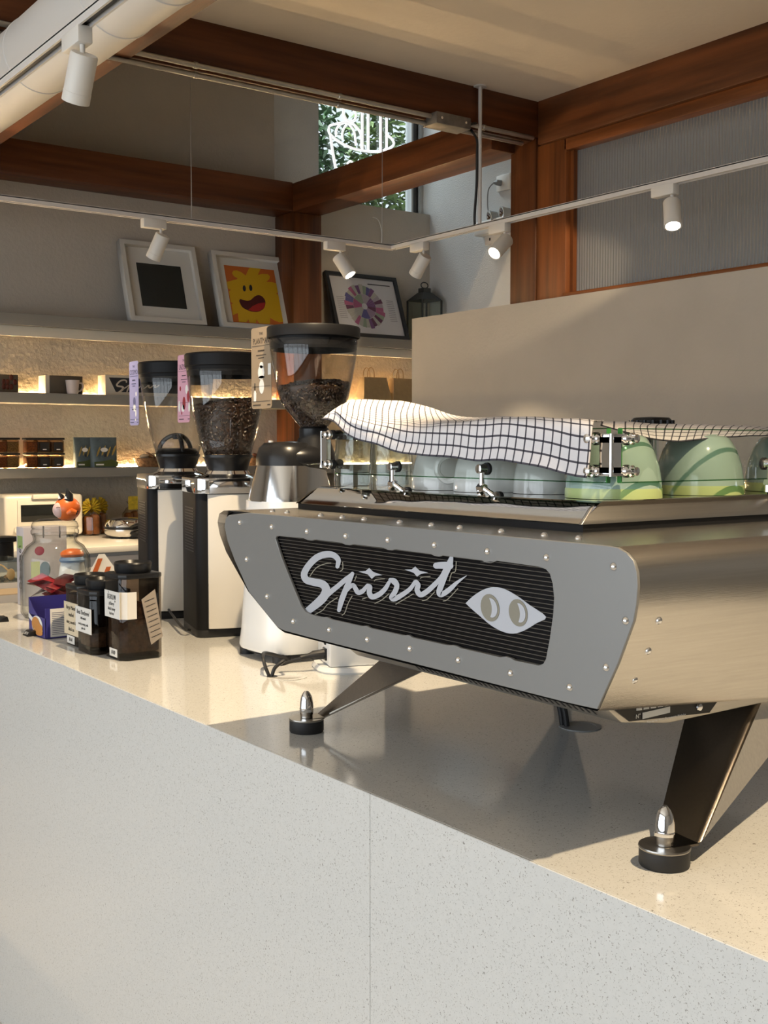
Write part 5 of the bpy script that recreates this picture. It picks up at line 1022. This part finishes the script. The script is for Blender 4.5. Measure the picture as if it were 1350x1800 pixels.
t = canister('smoked canister with white label reading Rosa Beethoven', xb_, yb_, .094, .128, .03, .0)
l = facex(t, 'paper_label', xb_, yb_ + .002, yb_ + .092, CT + .045, CT + .100, LAB)
for (b_, z, s_) in (("Rosa 'Beethoven'", .088, .0145), ('half washed', .076, .009), ('rose hip, toasting, vanilla', .063, .008), ('palm cola', .054, .008)): write(l, xb_, yb_ + .047, CT + z, b_, s_, None, .72)
xc_, yc_ = .950, 2.455
t = canister('smoked canister with cream label beside the blue biscuit box', xc_, yc_, .094, .128, .10, .0)
l = facex(t, 'paper_label', xc_, yc_ + .004, yc_ + .091, CT + .024, CT + .098, LABC)
for (b_, z, s_) in (('Burga Makesh', .086, .013), ('washed', .070, .013), ('dusty, smooth &', .053, .011), ('black tea', .037, .012)): write(l, xc_, yc_ + .047, CT + z, b_, s_)
l = facex(t, 'price_sticker', xc_, yc_ + .03, yc_ + .075, CT + .004, CT + .022, LAB); write(l, xc_, yc_ + .052, CT + .013, '฿160', .012)
# blue biscuit box
bp = at(80, 1124, Z=CT); bl = at(51, 1113, Z=CT); D_ = bl.y - bp.y; BW = .10; BH = .088; BLU = mat('box_blue', (.035, .030, .19), .4)
t = thing('biscuit_box', 'open dark blue biscuit box with sandwich biscuits printed on it', 'box', (bp.x + BW / 2, bp.y + D_ / 2, CT)); x, y = bp.x, bp.y
m = MB(); e_ = .0012; m.box(x, x + e_, y, y + D_, CT, CT + BH * .55); m.box(x + BW - e_, x + BW, y, y + D_, CT, CT + BH); m.box(x, x + BW, y, y + e_, CT, CT + BH * .82); m.box(x, x + BW, y + D_ - e_, y + D_, CT, CT + BH); m.box(x, x + BW, y, y + D_, CT, CT + e_)
m.prism([Vector((x, y + D_, CT + BH * .5)), Vector((x, y + D_, CT + BH)), Vector((x, y + D_ * .75, CT + BH * .75)), Vector((x, y + D_ * .45, CT + BH * .55))], (e_, 0, 0)); obj('carton', m, BLU, t, sm=False)
sd = obj('ingredients_panel', bx(x + .012, x + BW - .002, y - .0006, y, CT + .004, CT + BH * .8), LAB, t, sm=False)
for k in range(13): place('print_line', fill('print_line', [[(0, 0), (.06 + .012 * math.sin(k * 2.3), 0), (.06 + .012 * math.sin(k * 2.3), .0013), (0, .0013)]], .0001), mat('ink_blue_grey', (.10, .10, .16), .6), frame((x + .016, y - .001, CT + .060 - k * .0042), (1, 0, 0), (0, 0, 1)), sd)
BIS = mat('biscuit_print', (.52, .22, .05), .6); BIL = mat('biscuit_cream', (.70, .55, .34), .6)
Mx = frame((x - .0006, y + D_, CT), (0, -1, 0), (0, 0, 1))
def bi(pts_, m_, k=0): place('print', fill('print', [[(a * D_, b * BH) for a, b in pts_]], .0001), m_, Mx @ Matrix.Translation((0, 0, .0004 * k)), t)
bi([(.0, .45), (.25, .34), (.55, .22), (.55, .34), (.0, .58)], LAB); bi(ell(.52, .30, .33, .26, 0), WI); bi(ell(.45, .32, .25, .20, 0), BIS, 1); bi(ell(.62, .20, .25, .11, 0), BIL, 2); bi(ell(.62, .26, .25, .12, 0), BIS, 3); bi(ell(.62, .14, .25, .10, 0), BIS, 2.5)
# glass sweet jar with swing lid, figurine on top
jc_ = at(99, 1090, Z=CT + .0); jc_ = at(99, 1084, Z=CT); t = thing('glass_jar', 'large clear glass sweet jar with clip lid and red sachets', 'jar', tuple(jc_)); JR = thin('jar_glass', (.965, .975, .965), .8, .02, .25)
def jh(py): return (onpl(99, py, jc_) - jc_).z
def jr(px): return (onpl(px, 1000, jc_) - onpl(99, 1000, jc_)).dot(RT)
rb, rn = jr(159), jr(137)
H0 = jh(947)
prof_ = [(0, .003), (rb * .9, .003), (rb, .016), (rb, H0 * .72), (rb * .97, H0 * .80), (rb * .82, H0 * .91), (rn, H0 * .97), (rn * .97, H0), (rn * 1.02, jh(938))]
o = obj('jar_body', MB().lathe(prof_, jc_, 44), JR, t); q_ = o.modifiers.new('thickness', 'SOLIDIFY'); q_.thickness = .004; q_.offset = -1
obj('neck_ring', MB().lathe([(rn * 1.02, jh(940)), (rn * 1.08, jh(937)), (rn * 1.08, jh(932)), (rn * 1.02, jh(929))], jc_, 40), JR, t)
o = obj('jar_lid', MB().lathe([(rn * 1.0, jh(929)), (rn * 1.06, jh(927)), (rn * 1.05, jh(922)), (rn * .98, jh(917)), (rn * .7, jh(912)), (0, jh(911))], jc_, 40), JR, t)
RTn = RT.copy(); front = -fh
for s_ in (-.012, .03): obj('clip_wire', MB().tube([jc_ + front * (rn * 1.08) + RTn * s_ + Vector((0, 0, jh(y_))) for y_ in (942, 935, 928, 922)], .0022, 6), CHROME, t)
SAC = [mat('sachet_red', (.26, .012, .02), .3), mat('sachet_dark', (.10, .008, .012), .3), mat('sachet_white', (.60, .58, .60), .35)]
rnd = random.Random(21)
for k in range(16):
    a = rnd.uniform(0, 6.28); r_ = rb * .42 * math.sqrt(rnd.random()); Ms = Matrix.Translation(jc_ + Vector((r_ * math.cos(a), r_ * math.sin(a), .016 + k * .0055))) @ Euler((rnd.uniform(-.5, .5), rnd.uniform(-.5, .5), rnd.uniform(0, 6))).to_matrix().to_4x4()
    tb = bmesh.new(); bmesh.ops.create_grid(tb, x_segments=4, y_segments=4, size=.5)
    for v in tb.verts: u_ = (1 - (2 * v.co.x) ** 2) * (1 - (2 * v.co.y) ** 2); v.co = Vector((v.co.x * .085, v.co.y * .055, .006 * u_))
    t2 = tb.copy(); 
    for v in t2.verts: v.co.z *= -1
    m = MB(); m.merge(tb, Ms); m.merge(t2, Ms); s_ = obj('red_sachet', m, SAC[k % 2]); tag(s_, ('bright red' if k % 2 == 0 else 'very dark red') + ' snack sachet lying in the glass jar', 'sachet', ('bright' if k % 2 == 0 else 'dark') + ' sachets in the glass jar')
fc = onpl(118, 893, jc_); ft = onpl(118, 914, jc_)
t = thing('toy_figurine', 'small orange sleeping animal figurine on the jar lid', 'figurine', tuple(ft)); OR = mat('toy_orange', (.62, .13, .02), .35); PK = mat('toy_pink', (.62, .43, .40), .4); s_ = .034
obj('body', MB().ball(fc + Vector((0, 0, -.002)), s_ * 1.02, s_, s_ * .95, 20, 14), OR, t); cam_d = (CAM - fc); cam_d.z = 0; cam_d.normalize()
obj('face', MB().ball(fc + cam_d * s_ * .50 - RT * s_ * .55 + Vector((0, 0, -.004)), s_ * .56, s_ * .56, s_ * .62, 16, 10), PK, t)
for a, sc in ((-.42, .75), (.12, 1.15)):
    b_ = fc + RT * (s_ * a) + Vector((0, 0, s_ * .72)) + cam_d * s_ * .35; tip = b_ + RT * (s_ * (.25 * a - .12)) + Vector((0, 0, s_ * .72 * sc))
    obj('ear', MB().tube([b_ - Vector((0, 0, .006)), b_ * .6 + tip * .4 + RT * .003, tip], [s_ * .34 * sc, s_ * .26 * sc, .0012], 12), BPLAST, t)
    obj('ear_patch', MB().tube([b_ + cam_d * s_ * .2 - RT * s_ * .16, b_ * .5 + tip * .5 + cam_d * s_ * .1 - RT * s_ * .08], [s_ * .17 * sc, .001], 8), WI, t)
for k, (a, b_) in enumerate(((.92, -.32), (.80, -.52))): obj('stripe', MB().ball(fc + (RT * a + cam_d * .6 + Vector((0, 0, b_))).normalized() * s_ * .985, .006, .003, .0025, 8, 6), BPLAST, t)
obj('eye_line', MB().tube([fc + cam_d * s_ * 1.08 - RT * (s_ * (.85 - .08 * k)) + Vector((0, 0, .002 + .002 * math.sin(k * .8)))for k in range(5)], .0008, 5), BPLAST, t)
obj('tail', MB().tube([fc + cam_d * s_ * .9 + RT * s_ * .05 + Vector((0, 0, -.012)), fc + cam_d * s_ * 1.02 + RT * s_ * .35 + Vector((0, 0, -.006)), fc + cam_d * s_ * .9 + RT * s_ * .7 + Vector((0, 0, -.01))], [.006, .008, .006], 10), OR, t)
# tall white carton with upright lettering behind the jar, small packs
cb = at(31, 1062, Z=CT); CZ = at(31, 926, X=cb.x).z; t = thing('white_carton', 'tall white carton with upright black lettering behind the glass jar', 'box', (cb.x + .07, cb.y - .02, CT)); wq = at(46, 1068, X=cb.x); wy = min(.06, cb.y - wq.y)
obj('carton', bx(cb.x, cb.x + .125, cb.y - wy, cb.y, CT, CZ, bev=.001), mat('carton_white', (.44, .41, .43), .5), t)
for k, ch in enumerate('GASAO'): place('lettering', text('lettering', ch, .030, .0002), INK, frame((cb.x - .0006, cb.y - wy / 2, CT + .055 + .026 * (4 - k)), (0, -1, 0), (0, 0, 1)), t)
obj('leaf_print', bx(cb.x - .0008, cb.x - .0002, cb.y - wy + .008, cb.y - .01, CZ - .06, CZ - .025), mat('leaf_green', (.25, .34, .12), .6), t, sm=False)
obj('leaf_print', bx(cb.x + .02, cb.x + .045, cb.y - wy - .0008, cb.y - wy - .0002, CT + .07, CT + .125), mat('lime_print', (.38, .40, .06), .6), t, sm=False)
obj('leaf_print', MB().ball((cb.x + .06, cb.y - wy, CT + .10), .016, .001, .024, 12, 8), mat('dark_leaf', (.03, .06, .05), .6), t); obj('leaf_print', MB().ball((cb.x + .045, cb.y - wy, CT + .155), .014, .001, .013, 12, 8), mat('berry_print', (.30, .03, .08), .6), t)
wbk = at(128, 1075, Z=CT); wbk = Vector((1.19, at(128, 1060, X=1.19).y, CT)); t = thing('white_toy_bag', 'white pouch with blue and orange top behind the glass jar', 'pouch', tuple(wbk))
m = MB(); m.grid([[Vector((wbk.x + .040 * math.cos(a) * k, wbk.y + .030 * math.sin(a) * k, CT + z)) for a in [2 * math.pi * i / 20 for i in range(21)]] for k, z in ((.01, .001), (.9, .001), (1, .02), (1, .08), (.85, .118), (.7, .13), (.01, .13))]); obj('pouch_body', m, mat('pouch_white', (.68, .68, .70), .4), t, ang=50)
obj('blue_band', MB().lathe([(.033, .126), (.036, .132), (.030, .140), (0, .141)], wbk, 20), mat('band_blue', (.12, .20, .36), .5), t); obj('orange_top', MB().ball(wbk + Vector((0, 0, .148)), .034, .026, .016, 14, 8), mat('toy_orange', (.62, .13, .02), .35), t)
cc = Vector((1.10, at(170, 1040, X=1.10).y, CT)); t = thing('sticker_card', 'white card with orange striped stickers behind the canisters', 'card', tuple(cc)); m = MB(); h0 = at(170, 975, X=1.10).z - CT
m.prism([cc + Vector(q) for q in ((-.03, 0, 0), (.05, 0, 0), (.05, .004, h0 * .8), (.025, .006, h0), (.01, .006, h0), (-.03, .002, h0 * .62))], (0, .002, 0)); obj('card', m, LAB, t, sm=False)
for a, b_ in ((0, .62), (.022, .5)): m = MB(); m.prism([cc + Vector(q) for q in ((-.022 + a, -.001, h0 * b_), (-.008 + a, -.001, h0 * b_), (.018 + a, .003, h0 * (b_ + .32)), (.006 + a, .003, h0 * (b_ + .32)))], (0, .0012, 0)); obj('orange_sticker', m, mat('sticker_orange', (.42, .09, .02), .5), t, sm=False)
# far left: glass dish box with wooden spoon, black tin, price tags
gp = at(2, 1035, Z=CT); gp = Vector((1.22, at(4, 1030, X=1.22).y, CT)); t = thing('glass_box', 'clear glass box holding wooden bits at the left edge', 'glass box', tuple(gp)); z1 = at(10, 985, X=1.22).z
m = MB()
for q in ((gp.x - .08, gp.x - .077, gp.y - .05, gp.y + .12), (gp.x + .057, gp.x + .06, gp.y - .05, gp.y + .12), (gp.x - .08, gp.x + .06, gp.y - .05, gp.y - .047), (gp.x - .08, gp.x + .06, gp.y + .117, gp.y + .12)): m.box(*q, CT, z1)
obj('glass_walls', m, GLASS, t, sm=False); obj('glass_floor', bx(gp.x - .08, gp.x + .06, gp.y - .05, gp.y + .12, CT, CT + .004), GLASS, t, sm=False)
WD = mat('light_wood', (.42, .26, .12), .6)
sp_ = thing('wooden_spoon', 'small wooden spoon standing in the glass box', 'spoon', (gp.x, gp.y, CT)); obj('spoon_bowl', MB().ball(gp + Vector((.02, -.03, .025)), .014, .005, .020, 12, 8), WD, sp_); obj('spoon_handle', MB().tube([gp + Vector((.02, -.03, .03)), gp + Vector((.01, .02, .05)), gp + Vector((-.03, .08, .07))], .003, 8), WD, sp_)
rnd = random.Random(3)
for k in range(10): tag(obj('wrapped_sweet', MB().ico(gp + Vector((rnd.uniform(-.06, .04), rnd.uniform(-.035, .1), .012)), .012, .008, .007, Matrix.Rotation(rnd.uniform(0, 6), 4, 'Z')), mat('sweet_%d' % (k % 3), ((.62, .55, .42), (.35, .22, .12), (.66, .64, .6))[k % 3], .4)), 'small pale wrapped sweet in the glass box', 'sweet', 'sweets in the glass box')
bt = Vector((1.45, at(3, 1000, X=1.45).y, CT)); t = thing('black_tin', 'black tin with a wide lid at the left edge', 'tin', tuple(bt)); hT = at(5, 944, X=1.45).z - CT
obj('tin_body', MB().lathe([(0, 0), (.045, 0), (.047, .004), (.047, hT - .02), (0, hT - .02)], bt, 28), BPLAST, t); obj('tin_lid', MB().lathe([(.05, hT - .022), (.062, hT - .018), (.062, hT - .004), (.058, hT), (0, hT)], bt, 28), BPLAST, t)
for px, py, tx, lb in ((52, 1117, 'SET B', 'black slanted price tag in front of the biscuit box'), (3, 1092, 'C', 'black slanted price tag at the left edge')):
    q = at(px, py, Z=CT); t = thing('price_tag', lb, 'price tag', tuple(q)); m = MB(); m.prism([q + Vector(p_) for p_ in ((-.012, -.018, 0), (.014, -.018, 0), (.010, -.018, .013), (-.002, -.018, .012))], (0, .036, 0), bev=.0015); o = obj('tag_block', m, BPLAST, t)
    place('lettering', text('lettering', tx, .009, .0001), WI, frame(q + Vector((-.0078, 0, .0062)), (0, -1, 0), Vector((.010, 0, .012))), t)
kr = Vector((1.12, at(4, 1062, X=1.12).y, CT)); tag(obj('kraft_sheet', MB().prism([kr + Vector(p_) for p_ in ((-.05, -.06, .0005), (.06, -.06, .0005), (.08, .08, .0005), (-.04, .09, .0005))], (0, 0, .003)), mat('kraft_light', (.45, .34, .22), .8)), 'light brown paper sheet lying at the far left of the bar', 'paper')
